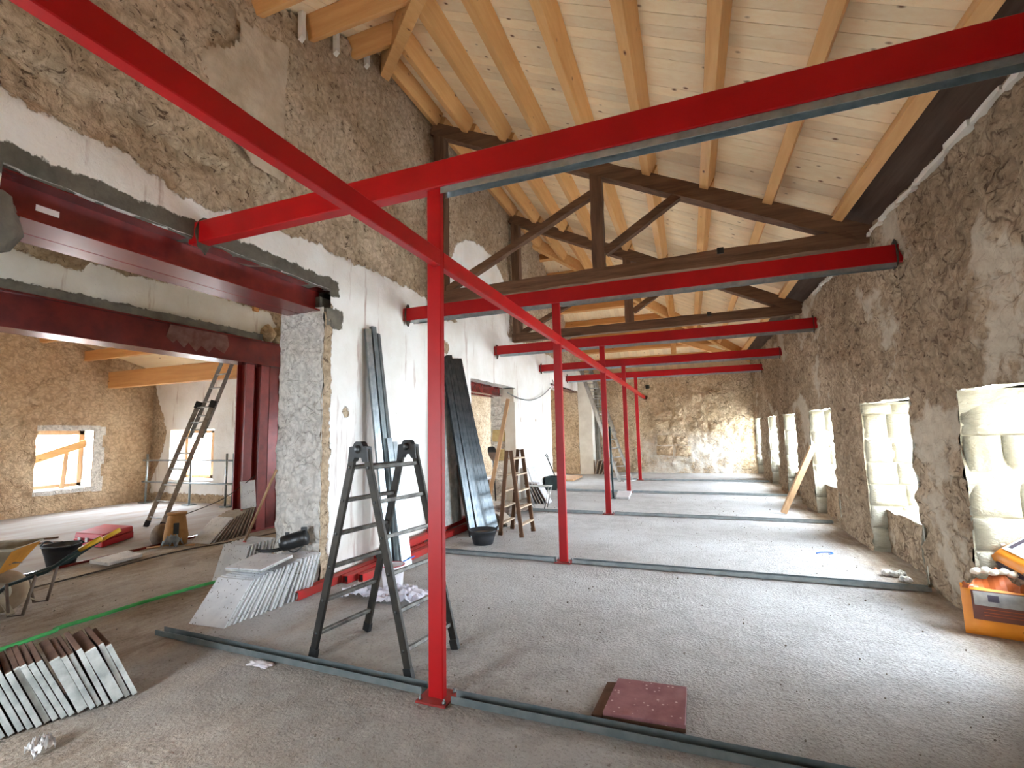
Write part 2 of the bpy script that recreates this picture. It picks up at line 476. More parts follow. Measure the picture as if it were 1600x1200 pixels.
# floor tiles: white terrazzo with chips, brown top edge, red terrazzo
def terrazzo(name, c1, c2, chip, scale):
    m = N(name); co = m.co('Object')
    col = m.mix(m.ramp(m.noise(co, 9, 5), [(.35, (0, 0, 0)), (.65, (1, 1, 1))]), c1, c2)
    d = m.voro(co, scale); r = m.voro(co, scale, 'F1', 'Color')
    sp = m.n('ShaderNodeSeparateColor'); m.l(r, sp.inputs[0])
    f = m.math('MULTIPLY', m.ramp(d, [(.22, (1, 1, 1)), (.32, (0, 0, 0))]), m.math('GREATER_THAN', sp.outputs[0], .76))
    col = m.mix(f, col, chip)
    return m.out(col, .5, m.bump(m.noise(co, 60, 3), .08, .003), 0, .4)
M['tile'] = terrazzo('white_terrazzo', C(214, 214, 216), C(198, 198, 202), C(120, 116, 112), 46)
M['tile_red'] = terrazzo('red_terrazzo', C(148, 104, 106), C(122, 78, 82), C(196, 172, 168), 40)
M['tile_edge'] = simple('grey_tile_edge', C(196, 198, 194), C(150, 154, 150), 10, .85, 0, .4, 40, .3)
M['tile_brown'] = simple('brown_tile_side', C(112, 84, 68), C(90, 66, 54), 8, .9, 0, .4, 40, .2)
M['tile_face'] = simple('earthy_tile_face', C(170, 156, 140), C(146, 132, 118), 6, .85, 0, .3, 30, .3)

# rubble wall with attribute-driven plaster / mortar coats
def rubble_mat(name, ca, cb, cc, pl1, pl2, plaster=True, wash=False, patches=0.0, patchcol=None, bumps=.75, pit=1.0, pitc=C(70, 48, 33), cracks=.0):
    m = N(name); co = m.co('World')
    n1 = m.noise(co, 1.1, 5); n2 = m.noise(co, 7, 8, .65); n3 = m.noise(co, 28, 5, .7)
    col = m.mix(m.ramp(n2, [(.32, (0, 0, 0)), (.68, (1, 1, 1))]), ca, cb)
    col = m.mix(m.ramp(n1, [(.42, (0, 0, 0)), (.66, (1, 1, 1))]), col, cc)
    ad = m.n('ShaderNodeVectorMath', operation='ADD'); nz = m.n('ShaderNodeTexNoise'); m.l(co, nz.inputs['Vector']); nz.inputs['Scale'].default_value = 6
    scl = m.n('ShaderNodeVectorMath', operation='SCALE'); m.l(nz.outputs['Color'], scl.inputs[0]); scl.inputs['Scale'].default_value = .22
    m.l(co, ad.inputs[0]); m.l(scl.outputs[0], ad.inputs[1]); cod = ad.outputs[0]
    lump = m.voro(cod, 15, 'F1'); lump2 = m.voro(cod, 34, 'F1')
    pits = m.ramp(m.noise(cod, 17, 6, .7, .5), [(.36, (1, 1, 1)), (.43, (0, 0, 0))])
    pit2 = m.ramp(m.noise(co, 38, 5, .7, .3), [(.35, (1, 1, 1)), (.42, (0, 0, 0))])
    col = m.mix(m.math('MULTIPLY', m.ramp(lump, [(.35, (0, 0, 0)), (.75, (1, 1, 1))]), .45), col, tuple(x * .55 for x in cb[:3]) + (1,))
    dark = m.math('MAXIMUM', m.math('MULTIPLY', pits, .8), m.math('MULTIPLY', pit2, .45))
    dark = m.math('MULTIPLY', dark, pit)
    col = m.mix(dark, col, pitc)
    if cracks:
        cv = m.n('ShaderNodeTexVoronoi', feature='DISTANCE_TO_EDGE'); mpc = m.n('ShaderNodeMapping'); m.l(cod, mpc.inputs[0]); mpc.inputs['Scale'].default_value = (1, 1, 1.5); m.l(mpc.outputs[0], cv.inputs['Vector']); cv.inputs['Scale'].default_value = 3.4
        ck = m.math('MULTIPLY', m.ramp(cv.outputs['Distance'], [(.012, (1, 1, 1)), (.05, (0, 0, 0))]), m.ramp(m.noise(co, 2.3, 4), [(.45, (0, 0, 0)), (.58, (1, 1, 1))]))
        col = m.mix(m.math('MULTIPLY', ck, cracks), col, pitc)
    hgt = m.math('ADD', m.math('MULTIPLY', n2, .7), m.math('MULTIPLY', n3, .35))
    hgt = m.math('SUBTRACT', hgt, m.math('MULTIPLY', lump, .55)); hgt = m.math('SUBTRACT', hgt, m.math('MULTIPLY', lump2, .25))
    hgt = m.math('SUBTRACT', hgt, m.math('MULTIPLY', pits, .35 * pit))
    if cracks: hgt = m.math('SUBTRACT', hgt, m.math('MULTIPLY', ck, .5))
    if patches:
        f = m.ramp(m.noise(co, .75, 6, .62, .3), [(.60 - patches, (0, 0, 0)), (.64 - patches, (1, 1, 1))])
        col = m.mix(m.math('MULTIPLY', f, .85), col, m.mix(m.ramp(n2, [(.3, (0, 0, 0)), (.7, (1, 1, 1))]), patchcol, tuple(x * .8 for x in patchcol[:3]) + (1,)))
        hgt = m.math('MULTIPLY', hgt, m.math('SUBTRACT', 1.0, m.math('MULTIPLY', f, .7)))
    if wash:
        f = m.math('MULTIPLY', m.attr('wash'), m.ramp(m.noise(co, 3.2, 6, .7), [(.36, (0, 0, 0)), (.58, (1, 1, 1))]))
        col = m.mix(f, col, pl1)
    if plaster:
        e = m.math('ADD', m.attr('plaster'), m.math('MULTIPLY_ADD', m.noise(co, 7, 6, .7), .22, -.11))
        f = m.ramp(e, [(.0, (0, 0, 0)), (.012, (1, 1, 1))])
        p = m.mix(m.ramp(m.noise(co, 1.6, 6, .6), [(.38, (0, 0, 0)), (.7, (1, 1, 1))]), pl1, pl2)
        # rust runs and scratches on the plaster
        st = m.noise(m.co('World', (7, 7, .7)), 1.0, 5, .6)
        p = m.mix(m.math('MULTIPLY', m.ramp(st, [(.60, (0, 0, 0)), (.74, (1, 1, 1))]), .75), p, C(150, 108, 86))
        sc = m.ramp(m.noise(co, 12, 4, .8, 2.5), [(.285, (1, 1, 1)), (.30, (0, 0, 0))])
        p = m.mix(m.math('MULTIPLY', sc, .6), p, C(110, 98, 88))
        edge = m.ramp(e, [(-.06, (0, 0, 0)), (.0, (1, 1, 1))])
        col = m.mix(f, col, p)
        hgt = m.math('ADD', m.math('MULTIPLY', hgt, m.math('MULTIPLY_ADD', f, -.85, 1.0)), m.math('MULTIPLY', f, .9))
        e2 = m.math('ADD', m.attr('mortar'), m.math('MULTIPLY_ADD', m.noise(co, 9, 6, .7), .16, -.08))
        f2 = m.ramp(e2, [(.0, (0, 0, 0)), (.012, (1, 1, 1))])
        col = m.mix(f2, col, m.mix(m.ramp(n2, [(.3, (0, 0, 0)), (.7, (1, 1, 1))]), C(112, 106, 94), C(84, 80, 72)))
    return m.out(col, .95, m.bump(hgt, bumps, .035), 0, .15)
M['wallA'] = rubble_mat('rubble_and_white_plaster', C(198, 178, 150), C(168, 144, 116), C(206, 186, 160), C(238, 236, 231), C(224, 219, 210))
M['wallR'] = rubble_mat('brown_rubble', C(168, 147, 121), C(132, 109, 85), C(178, 156, 130), C(228, 222, 208), C(214, 206, 190), False, False, .035, C(184, 170, 150), cracks=.5)
M['wallF'] = rubble_mat('pale_hacked_rubble', C(214, 190, 158), C(184, 156, 122), C(222, 200, 170), C(236, 230, 220), C(214, 206, 190), False, True, 0, pit=.6, cracks=.55)
M['wallL'] = rubble_mat('ochre_rubble', C(216, 190, 158), C(188, 158, 126), C(220, 196, 164), C(226, 216, 202), C(212, 200, 184), pit=.4, cracks=.3, pitc=C(110, 80, 54))
M['jamb'] = rubble_mat('white_rubble_jamb', C(240, 237, 231), C(220, 214, 205), C(241, 237, 231), C(228, 222, 212), C(214, 206, 194), False, False, 0, None, .9, .6, C(128, 112, 96), .2)

def ashlar():
    m = N('pale_tooled_limestone'); co = m.co('World'); r = m.rand()
    c = m.mix(m.ramp(m.noise(co, 3, 6), [(.35, (0, 0, 0)), (.7, (1, 1, 1))]), C(180, 177, 164), C(166, 159, 139))
    hs = m.n('ShaderNodeHueSaturation'); m.l(c, hs.inputs['Color']); m.l(m.math('MULTIPLY_ADD', r, .14, .93), hs.inputs['Value'])
    mp = m.co('World', (7, 7, 13)); 
    h = m.math('ADD', m.noise(mp, 2.2, 5, .65, 1.2), m.math('MULTIPLY', m.noise(co, 3.5, 5), 1.2))
    return m.out(hs.outputs[0], .9, m.bump(h, .8, .03), 0, .2)
M['ashlar'] = ashlar()

def floor_mat():
    m = N('rough_concrete_and_earth'); co = m.co('World')
    n1 = m.noise(co, .55, 6, .6); n2 = m.noise(co, 5, 7, .65); n3 = m.noise(co, 42, 5, .6)
    c = m.mix(m.ramp(n2, [(.35, (0, 0, 0)), (.65, (1, 1, 1))]), C(192, 190, 188), C(174, 171, 168))
    c = m.mix(m.ramp(n1, [(.45, (0, 0, 0)), (.62, (1, 1, 1))]), c, C(199, 198, 197))
    c = m.mix(m.attr('near_dim'), c, m.mix(m.ramp(n2, [(.35, (0, 0, 0)), (.65, (1, 1, 1))]), C(166, 160, 152), C(146, 139, 130)))  # near floor darkened for its dimmer light; concrete there also greyer
    crumbs = m.ramp(m.noise(co, 30, 4, .6), [(.30, (1, 1, 1)), (.345, (0, 0, 0))])
    c = m.mix(m.math('MULTIPLY', crumbs, .6), c, C(96, 84, 72))
    d = m.math('ADD', m.attr('dirt'), m.math('MULTIPLY_ADD', m.noise(co, 1.7, 8, .7), .9, -.45))
    f = m.ramp(d, [(.30, (0, 0, 0)), (.75, (1, 1, 1))])
    e = m.mix(m.ramp(m.noise(m.co('World', (4, 1.1, 1)), 2.2, 8, .7, 1.2), [(.36, (0, 0, 0)), (.64, (1, 1, 1))]), C(148, 132, 117), C(182, 168, 153))
    e = m.mix(m.ramp(m.noise(co, 2.4, 6, .7), [(.56, (0, 0, 0)), (.72, (1, 1, 1))]), e, C(130, 111, 94))
    e = m.mix(m.math('MULTIPLY', m.ramp(m.noise(co, .8, 6, .65, .5), [(.46, (0, 0, 0)), (.64, (1, 1, 1))]), .7), e, C(196, 186, 174))
    c = m.mix(f, c, e)
    s = m.math('ADD', m.attr('slab'), m.math('MULTIPLY_ADD', n2, .1, -.05))
    fs = m.ramp(s, [(.45, (0, 0, 0)), (.55, (1, 1, 1))])
    sl = m.mix(m.ramp(m.noise(m.co('World', (1, .25, 1)), 2.2, 7, .65), [(.4, (0, 0, 0)), (.66, (1, 1, 1))]), C(176, 171, 167), C(158, 145, 135))
    c = m.mix(fs, c, sl)
    grit = m.ramp(m.noise(co, 58, 4, .65), [(.36, (1, 1, 1)), (.46, (0, 0, 0))])
    c = m.mix(m.math('MULTIPLY', grit, m.math('MULTIPLY_ADD', fs, -.3, .38)), c, C(112, 102, 92))
    v = m.voro(co, 46, 'F1')
    h = m.math('ADD', m.math('MULTIPLY', n3, 1.0), m.math('MULTIPLY', m.noise(m.co('World', (1, .35, 1)), 24, 5, .6), .8))
    h = m.math('SUBTRACT', h, m.math('MULTIPLY', v, .3))
    h = m.math('ADD', h, m.math('MULTIPLY', m.noise(co, 15, 6, .75, .4), .9))
    h = m.math('SUBTRACT', h, m.math('MULTIPLY', grit, .25))
    h = m.math('MULTIPLY', h, m.math('MULTIPLY_ADD', fs, -.8, 1.0))
    h = m.math('ADD', h, m.math('MULTIPLY', n2, .6))
    return m.out(c, .95, m.bump(h, .85, .016), 0, .15)
M['floor'] = floor_mat()

# ------------------------------------------------------------------ floor
def floor_dirt(P):
    x, y = P[:, 0], P[:, 1]
    d = np.clip((-3.55 - x) / .5, 0, 1) * np.clip((x + 7.5) / .3, 0, 1) * .95
    d = np.maximum(d, np.clip((2.75 - y) / 1.2, 0, 1) * np.clip((-.6 - x) / 1.6, 0, 1) * .78)
    d = np.maximum(d, np.clip((x - 1.35) / .6, 0, 1) * .8)
    d = np.maximum(d, np.clip(1 - np.abs(x + 3.2) / .5, 0, 1) * np.clip((8 - y) / 2, 0, 1) * .55)
    d = np.maximum(d, np.clip(1 - np.hypot(x + 2.4, y - 3.2) / 1.1, 0, 1) * .5)
    return d
fl = grid('floor', lines(XL - .6, 2.9, .1), lines(YN - .2, YF + .4, .1),
          lambda u, v: np.stack([u, v, np.zeros_like(u)], 1), M['floor'], .006, (0, 0, 1), None,
          lambda P, s: np.where(P[:, 0] < -7.5, .2, 1) * fbm(P * 3, 4, 5) - .6,
          {'dirt': floor_dirt, 'near_dim': lambda P: np.clip((4.6 - P[:, 1] + 1.2 * fbm(P * .8, 4, 2)) / 2.4, 0, 1) * .85, 'slab': lambda P: np.clip((-7.42 - P[:, 0]) / .1 + .5, 0, 1)}, rag=0)
struct(fl)
m = MB().box(XL - .8, 3.0, YN - .4, YF + 1.2, -.3, -.02)
struct(m.build('floor', M['mortar']))
struct(MB().box(3.4, 26, -6, -2.5, -9, 9).build('sky_blocker', M['blocker_brown']))  # added unseen block that cuts sky light on the window jambs
o = MB().box(-90, 60, -60, 90, -9.2, -9).build('ground', M['earth']); struct(o)
# steel edging strip of the slab in the side room
m = MB().bar((-7.42, -.5, .012), (-7.62, 6.9, .012), .035, .03)
struct(m.build('trim_1', M['primer']))

# ------------------------------------------------------------------ wall on the street side (window recesses, the first one unseen and added)
ramp_r = lambda P: np.full(len(P), .065)
def in_rwin(u, v):
    h = np.zeros(u.shape, bool)
    for (a, b), t in zip(RWIN, RTOP): h |= (u > a) & (u < b) & (v < t)
    return h
ys = lines(YN, YF + .12, .045, [q for ab in RWIN for q in ab]); zs = lines(-.02, 3.86, .045, [1.86, 2.3])
wr = grid('wall_right', ys, zs, lambda u, v: np.stack([np.full_like(u, XR), u, v], 1), M['wallR'], ramp_r, (-1, 0, 0), in_rwin, rubble, seed=3)
struct(wr)
tp = grid('wall_top', ys, lines(0, .75, .08), lambda u, v: np.stack([XR + v, u, np.full_like(u, 3.86)], 1), M['wallR'], ramp_r, (0, 0, 1), None, rubble, seed=3, parent=wr)
bk = MB()
cuts = [YN - .3] + [q for ab in RWIN for q in ab] + [YF + .9]
for k in range(0, len(cuts), 2):
    bk.box(2.62, 2.78, cuts[k], cuts[k + 1], -.02, 1.9)
bk.box(2.2, 2.78, YN - .3, YF + .9, 2.4, 3.8).box(2.2, 2.78, YN - .3, YF + .9, 1.95, 2.5)
for a, b in RWIN: bk.box(2.62, 2.78, a, b, -.02, .5)
bk.build('wall_core', M['mortar'], wr)
for wi, (a, b) in enumerate(RWIN):
    TW = RTOP[wi]
    # recess: soffit, low apron wall with a sloping sill, side skins
    xs = lines(XR, 2.75, .06)
    sof = grid('soffit', xs, lines(a, b, .07), lambda u, v: np.stack([u, v, np.full_like(u, TW) + (u - XR) * .1], 1), M['ashlar'], .05, (0, 0, -1), None, tooled, seed=4, parent=wr)
    ap = grid('apron', lines(a, b, .05), lines(-.02, .52, .05), lambda u, v: np.stack([np.full_like(u, 2.26), u, v], 1), M['wallR'], .04, (-1, 0, 0), None, rubble, seed=8, parent=wr)
    si = grid('window_sill', lines(2.26, 2.8, .06), lines(a, b, .06), lambda u, v: np.stack([u, v, np.full_like(u, .52) + (2.26 - u) * .06], 1), M['ashlar'], .04, (0, 0, 1), None, tooled, seed=9, parent=wr)
    for side, y, nrm in (('far', b, (0, -1, 0)), ('near', a, (0, 1, 0))):
        sk = grid('jamb', xs, lines(-.02, TW + .01, .06), lambda u, v, y=y: np.stack([u, np.full_like(u, y), v], 1), M['ashlar'], .05, nrm, None, tooled, seed=4, parent=wr)
        # dressed limestone blocks of the jamb, each one apart, joints open
        if wi == 0 or (side == 'near' and wi > 3): continue
        rng = random.Random(wi * 7 + (side == 'far'))
        z = .02; row = 0
        while z < 1.8:
            h = min(rng.choice([.27, .31, .35]), 1.85 - z)
            if 1.85 - z - h < .12: h = 1.85 - z
            x0 = XR + .005; x1 = 2.74
            cut = [x0, x0 + (x1 - x0) * rng.uniform(.36, .64), x1] if rng.random() < .75 else [x0, x1]
            for c0, c1 in zip(cut[:-1], cut[1:]):
                pr = rng.uniform(.018, .034); s = -1 if side == 'far' else 1
                bb = MB(); n = 5; vs = []; fs = []
                g = .007
                for i in range(n + 1):
                    for j in range(n + 1):
                        fx = i / n; fz = j / n
                        edge = min(fx, 1 - fx, fz, 1 - fz)
                        d = pr * min(1, edge * 9 + .35) + (rng.uniform(-.007, .007) if 0 < edge else 0)
                        vs.append((c0 + g + (c1 - c0 - 2 * g) * fx, y + s * d, z + g + (h - 2 * g) * fz))
                for i in range(n):
                    for j in range(n):
                        q = i * (n + 1) + j
                        fs.append((q, q + n + 1, q + n + 2, q + 1))
                nb = len(vs)
                ring = [i * (n + 1) for i in range(n + 1)] + [n * (n + 1) + j for j in range(1, n + 1)] + [i * (n + 1) + n for i in range(n - 1, -1, -1)] + [j for j in range(n - 1, 0, -1)]
                for q in ring: vs.append((vs[q][0], y - s * .03, vs[q][2]))
                L_ = len(ring)
                for k in range(L_): fs.append((ring[k], ring[(k + 1) % L_], nb + (k + 1) % L_, nb + k))
                bb.add(vs, fs, True)
                bb.build('stone_block', M['ashlar'], wr)
            z += h; row += 1
# thin mortar ledge along the wall head, broken
led = MB(); y = 3.6
while y < 8.6:
    l = random.uniform(.15, .5); r = random.uniform(.02, .035)
    led.bar((2.085, y, 3.80 + random.uniform(-.015, .015)), (2.085, y + l, 3.80 + random.uniform(-.015, .015)), r * 2, r * 1.6, segs=4, jit=.007)
    y += l + random.uniform(.0, .05)
led.build('mortar_ledge', M['whiteplaster'], wr)

# ------------------------------------------------------------------ far end wall
HOLE = (-1.53, -1.40, 2.66, 2.82); HOLE2 = (-1.44, -1.30, 3.06, 3.2)
def in_far(u, v):
    return ((u > HOLE[0]) & (u < HOLE[1]) & (v > HOLE[2]) & (v < HOLE[3])) | ((u > HOLE2[0]) & (u < HOLE2[1]) & (v > HOLE2[2]) & (v < HOLE2[3]))
wf = grid('wall_far', lines(XB - .1, 2.2, .05, HOLE[:2] + HOLE2[:2]), lines(-.02, 3.5, .05, HOLE[2:] + HOLE2[2:]), lambda u, v: np.stack([u, np.full_like(u, YF), v], 1),
          M['wallF'], .06, (0, -1, 0), lambda u, v: in_far(u, v) | ((u > -6.4) & (u < -5.2) & (v > .6) & (v < 2.6)), rubble,
          {'wash': lambda P: np.clip((1.55 - P[:, 2]) / .7, 0, 1) * np.clip((P[:, 0] + 2.2) / 1.0, 0, 1) * np.clip((1.7 - P[:, 0]) / .35, 0, 1) * .9}, seed=5)
struct(wf)
b = MB().box(XA2 - .7, 2.9, YF + .25, YF + .45, -.02, 3.48).box(XB - .2, XA, YF + .1, YF + .4, 2.6, 5.2).box(XB - .2, -6.4, YF + .1, YF + .4, 0, 2.6)
b.build('wall_core', M['mortar'], wf)
b = MB().box(-3.9, 2.9, YF + .02, YF + .3, 3.44, 3.52); b.build('wall_plate', M['whiteplaster'], wf)
b = MB().box(-4.4, 3.0, YF + 1.05, YF + 1.15, 3.0, 4.6); struct(b.build('trim_2', M['oldwood']))
# squared stones that read singly in the end wall
rng = random.Random(3)
for (x0, z0, wd, h) in [(-1.2, 1.92, .62, .3), (-.52, 1.95, .3, .34), (-1.25, 1.6, .58, .28), (-.6, 1.58, .42, .33), (-1.1, 1.0, .5, .34), (-.55, 1.0, .46, .3), (-1.15, .62, .55, .33), (-.5, .6, .5, .36), (.1, 1.5, .5, .3), (.7, 1.45, .45, .32), (.05, 2.5, .42, .3), (.6, 2.62, .5, .26)]:
    n = 4; vs = []; fs = []
    for i in range(n + 1):
        for j in range(n + 1):
            e = min(i, n - i, j, n - j)
            vs.append((x0 + wd * i / n + (rng.uniform(-.02, .02)), YF - .035 - (.03 if e else .0) - rng.uniform(0, .022), z0 + h * j / n + rng.uniform(-.015, .015)))
    for i in range(n):
        for j in range(n): q = i * (n + 1) + j; fs.append((q, q + 1, q + n + 2, q + n + 1))
    ring = [i * (n + 1) for i in range(n + 1)] + [n * (n + 1) + j for j in range(1, n + 1)] + [i * (n + 1) + n for i in range(n - 1, -1, -1)] + [j for j in range(n - 1, 0, -1)]
    nb = len(vs)
    for q in ring: vs.append((vs[q][0], YF + .06, vs[q][2]))
    for k in range(len(ring)): fs.append((ring[k], ring[(k + 1) % len(ring)], nb + (k + 1) % len(ring), nb + k))
    MB().add(vs, fs, False).build('stone_block', M['wallF'], wf)

# ------------------------------------------------------------------ long plastered wall with two openings and a lintelled end
PT = np.array([(-1, 3.75), (1.373, 3.757), (1.79, 3.712), (2.065, 3.732), (2.246, 3.665), (2.445, 3.596), (2.718, 3.585), (3.061, 3.661), (3.306, 3.70), (3.628, 3.69), (3.997, 3.756),
               (4.2, 3.717), (4.906, 3.755), (5.807, 3.754), (6.26, 3.759), (6.99, 3.528), (8.315, 3.687), (10.119, 3.798), (11.55, 3.837), (18, 3.8)])
PATCH = [(4.47, 1.856, .055, .08), (5.508, 1.862, .045, .08), (10.66, 1.854, .05, .09), (11.826, 1.871, .045, .09), (12.973, 1.868, .045, .09), (4.2, 1.40, .07, .12), (6.95, 3.05, .12, .12), (4.2, 2.35, .02, .5)]
def roof_z(x): return 5.17 - .488 * x
YA, YB_ = 5.2, 12.0
def top_A(y):
    return np.minimum(np.minimum(roof_z(XA), roof_z(XA) - .488 * (YA - y)), roof_z(XA) - .488 * (y - YB_)) - .03
def plaster_A(P):
    y, z = P[:, 1], P[:, 2]
    d = np.interp(y, PT[:, 0], PT[:, 1]) - z
    for (py, pz, ry, rz) in PATCH:
        d = np.minimum(d, (np.hypot((y - py) / ry, (z - pz) / rz) - 1.25) * min(ry, rz) + .04)
    d = np.maximum(d, (1 - np.hypot((y - 8.55) / 1.5, (z - 4.3) / 1.12)) * 1.0)
    d = np.minimum(d, np.where(P[:, 0] < XA - .06, -.3, 9))
    d = np.minimum(d, np.where((y > 3.9) & (y < 4.9) & (z < 3.1), (y - 4.22) * 1.2, 9))
    # the grey coat that survives beside the pier high up
    g = np.minimum(np.minimum(y - 1.0, 3.42 - y), z - 4.1) * .8
    return d
def mortar_A(P):
    y, z = P[:, 1], P[:, 2]
    d = np.minimum(np.minimum(3.42 - z, z - 3.2), 4.34 - y)
    d2 = np.minimum(np.minimum(np.minimum(y - 4.2, 4.40 - y), z - 2.84), 3.06 - z)
    return np.minimum(np.maximum(d, d2 + .02), np.where(P[:, 0] < XA - .07, -.5, 9))
def amp_A(P):
    p = plaster_A(P)
    a = np.where(p > 0, .012, .048)
    a = np.where((P[:, 1] < 3.42) & (P[:, 2] > 4.0) & (p <= 0), .03, a)
    return a
HA = [(1.42, 4.10, -1, 3.02), (1.42, 4.2, 3.0, 3.28), (7.9, 10.3, -1, 2.62), (13.35, 17.0, -1, 3.05)]
def in_A(u, v):
    h = v > top_A(u)
    for a, b, c, d in HA: h |= (u > a) & (u < b) & (v > c) & (v < d)
    return h
ysA = lines(YN, YF + .1, .045, [q for h in HA for q in h[:2]] + [3.42]); zsA = lines(-.02, 7.05, .045, [3.02, 3.28, 2.62])
at = {'plaster': plaster_A, 'mortar': mortar_A}
def posA(u, v):
    # the stretch of wall before the chimney-like pier stands a little proud above the plaster
    return np.stack([np.full_like(u, XA) + np.where((u < 3.42) & (v > 4.0), .05, 0), u, v], 1)
wa = grid('wall_left', ysA, zsA, posA, M['wallA'], amp_A, (1, 0, 0), in_A, rubble, at, seed=1)
struct(wa)
b = MB(); cuts = [YN, 1.42, 4.10, 7.9, 10.3, 13.35, 17.0, YF + .3]
for k in range(0, len(cuts), 2): b.box(XA2 + .12, XA - .12, cuts[k] + .06, cuts[k + 1] - .06, -.02, 3.2)
b.box(XA2 + .1, XA - .2, YN, YF + .3, 3.3, 5.0)
b.box(XA2 + .1, XA - .2, 2.0, 15.2, 5.0, 5.6).box(XA2 + .1, XA - .2, 4.6, 12.6, 5.6, 6.5)
b.build('wall_core', M['mortar'], wa)
no = lambda P: np.full(len(P), -.5)
for y, nrm, zt, mt in ((4.10, (0, -1, 0), 3.05, 'jamb'), (1.42, (0, 1, 0), 3.05, 'jamb'), (7.9, (0, 1, 0), 2.62, 'jamb'), (10.3, (0, -1, 0), 2.62, 'jamb'), (13.35, (0, 1, 0), 3.05, 'jamb'), (17.0, (0, -1, 0), 3.05, 'wallF')):
    grid('jamb', lines(XA2, XA, .045), lines(-.02, zt, .045), lambda u, v, y=y: np.stack([u, np.full_like(u, y), v], 1), M[mt], lambda P: np.where(P[:, 0] > XA - .1, .03, .05), nrm, None, rubble, seed=1, parent=wa)
for (a, b_, c, d) in HA[1:]:
    grid('soffit', lines(XA2, XA, .06), lines(a, b_, .06), lambda u, v, d=d: np.stack([u, v, np.full_like(u, d)], 1), M['jamb'], .03, (0, 0, -1), None, tooled, seed=1, parent=wa)
grid('wall_back', lines(YN, YF, .09, [q for h in HA for q in h[:2]]), lines(-.02, 5.2, .09, [3.02, 3.28, 2.62]), lambda u, v: np.stack([np.full_like(u, XA2), u, v], 1), M['wallL'] if False else M['jamb'], .04, (-1, 0, 0), in_A, rubble, seed=2, parent=wa)
# white plastered half of the doorway jamb, pale block at its head
b = MB().box(-4.06, -3.795, 10.255, 10.4, -.01, 2.6).box(-4.12, -3.80, 10.2, 10.38, 2.28, 2.6); b.build('plaster_reveal', M['whiteplaster'], wa, .01)
rng = random.Random(9)
for (z0, h, x0, x1, mt) in ((.25, .3, -4.36, -4.1, 'jamb'), (.58, .3, -4.38, -4.08, 'jamb'), (.92, .26, -4.36, -4.09, 'yellowstone'), (1.22, .12, -4.35, -4.2, 'jamb'), (1.36, .28, -4.38, -4.08, 'yellowstone'), (1.68, .2, -4.36, -4.1, 'jamb'), (1.9, .3, -4.38, -4.09, 'jamb')):
    MB().bar(((x0 + x1) / 2, 10.30, z0), ((x0 + x1) / 2, 10.30, z0 + h), x1 - x0, .10, (0, 1, 0), 4, .014).build('rough_stone', M[mt], wa, .012)
# concrete pad and grey mortar bedding of the big lintel
b = MB().bar((XA - .04, 4.13, 2.945), (XA - .04, 4.36, 2.945), .12, .21, segs=3, jit=.008); b.build('bearing_pad', M['mortar'], wa)
b = MB().bar((XA - .09, 1.40, 3.345), (XA - .09, 4.2, 3.335), .15, .13, segs=26, jit=.012); b.build('mortar_bed', M['mortar'], wa)
b = MB(); b.lathe([(0, -.02), (.16, 0), (.2, .12), (.17, .3), (0, .36)], (XA - .1, 1.36, 2.78), n=14, wob=.12); b.build('mortar_lump', M['mortar'], wa)
# plaster remains sticking up at the wall head and a grey render strip
for y in (3.62, 4.15, 4.72):
    z = float(top_A(np.array([y]))[0])
    MB().extrude((-3.74, y - .03, z - .02), (-3.74, y + .03, z - .02), [(-.02, -.3), (.03, -.26), (.02, -.02), (.035, .16), (.0, .2), (-.03, .05)]).build('plaster_remnant', M['whiteplaster'], wa)
g = grid('render_strip', lines(2.55, 3.4, .045), lines(4.15, 5.72, .045), lambda u, v: np.stack([np.full_like(u, XA + .10) - (u < 2.62) * .05, u, v], 1), M['render'], .035, (1, 0, 0),
         lambda u, v: (v > 5.65 - (3.42 - u) * .3) | (u < 2.75 + .25 * np.sin(v * 5) - (v - 4.3) * .12), rubble, seed=6, parent=wa)
# white end pier by the far opening, its side's shade put into a grey block
b = MB().bar((-3.55, 17.3, -.02), (-3.55, 17.3, 3.45), .5, .6, (0, 1, 0), 14, .006); b.build('plaster_pier', M['whiteplaster'], wa, .01)
b = MB().bar((-3.22, 17.6, -.02), (-3.22, 17.6, 3.3), .1, .3, (0, 1, 0), 10, .006); b.build('pier_shade', M['mortar'], wa)

# ------------------------------------------------------------------ second wall behind it, with its own steel lintel
def plaster_B(P):
    y, z = P[:, 1], P[:, 2]
    T = np.array([(-1, 3.75), (2.66, 3.80), (2.91, 3.74), (3.42, 3.69), (3.44, 3.85), (3.92, 3.82), (4.79, 3.88), (6.19, 3.84), (6.37, 3.59), (6.63, 3.31)])
    d = np.interp(y, T[:, 0], T[:, 1]) - z
    return np.minimum(d, np.where(y > 6.47, (6.47 - y), 9))
def mortar_B(P):
    return np.minimum(np.minimum(3.41 - P[:, 2], P[:, 2] - 3.2), 6.0 - P[:, 1])
def in_B(u, v):
    h = (u > 1.2) & (u < 6.5) & (v < 3.25)
    for a, b in B_FILL_OPEN: h |= (u > a) & (u < b) & (v > .5) & (v < 2.4)
    return h
wb = grid('wall_middle', lines(YN, YF, .06, [1.2, 6.5] + [q for ab in B_FILL_OPEN for q in ab]), lines(-.02, 5.2, .06, [3.25, .5, 2.4]), lambda u, v: np.stack([np.full_like(u, XB), u, v], 1), M['wallA'], lambda P: np.where(plaster_B(P) > 0, .01, .05), (1, 0, 0), in_B, rubble, {'plaster': plaster_B, 'mortar': mortar_B}, seed=11)
struct(wb)
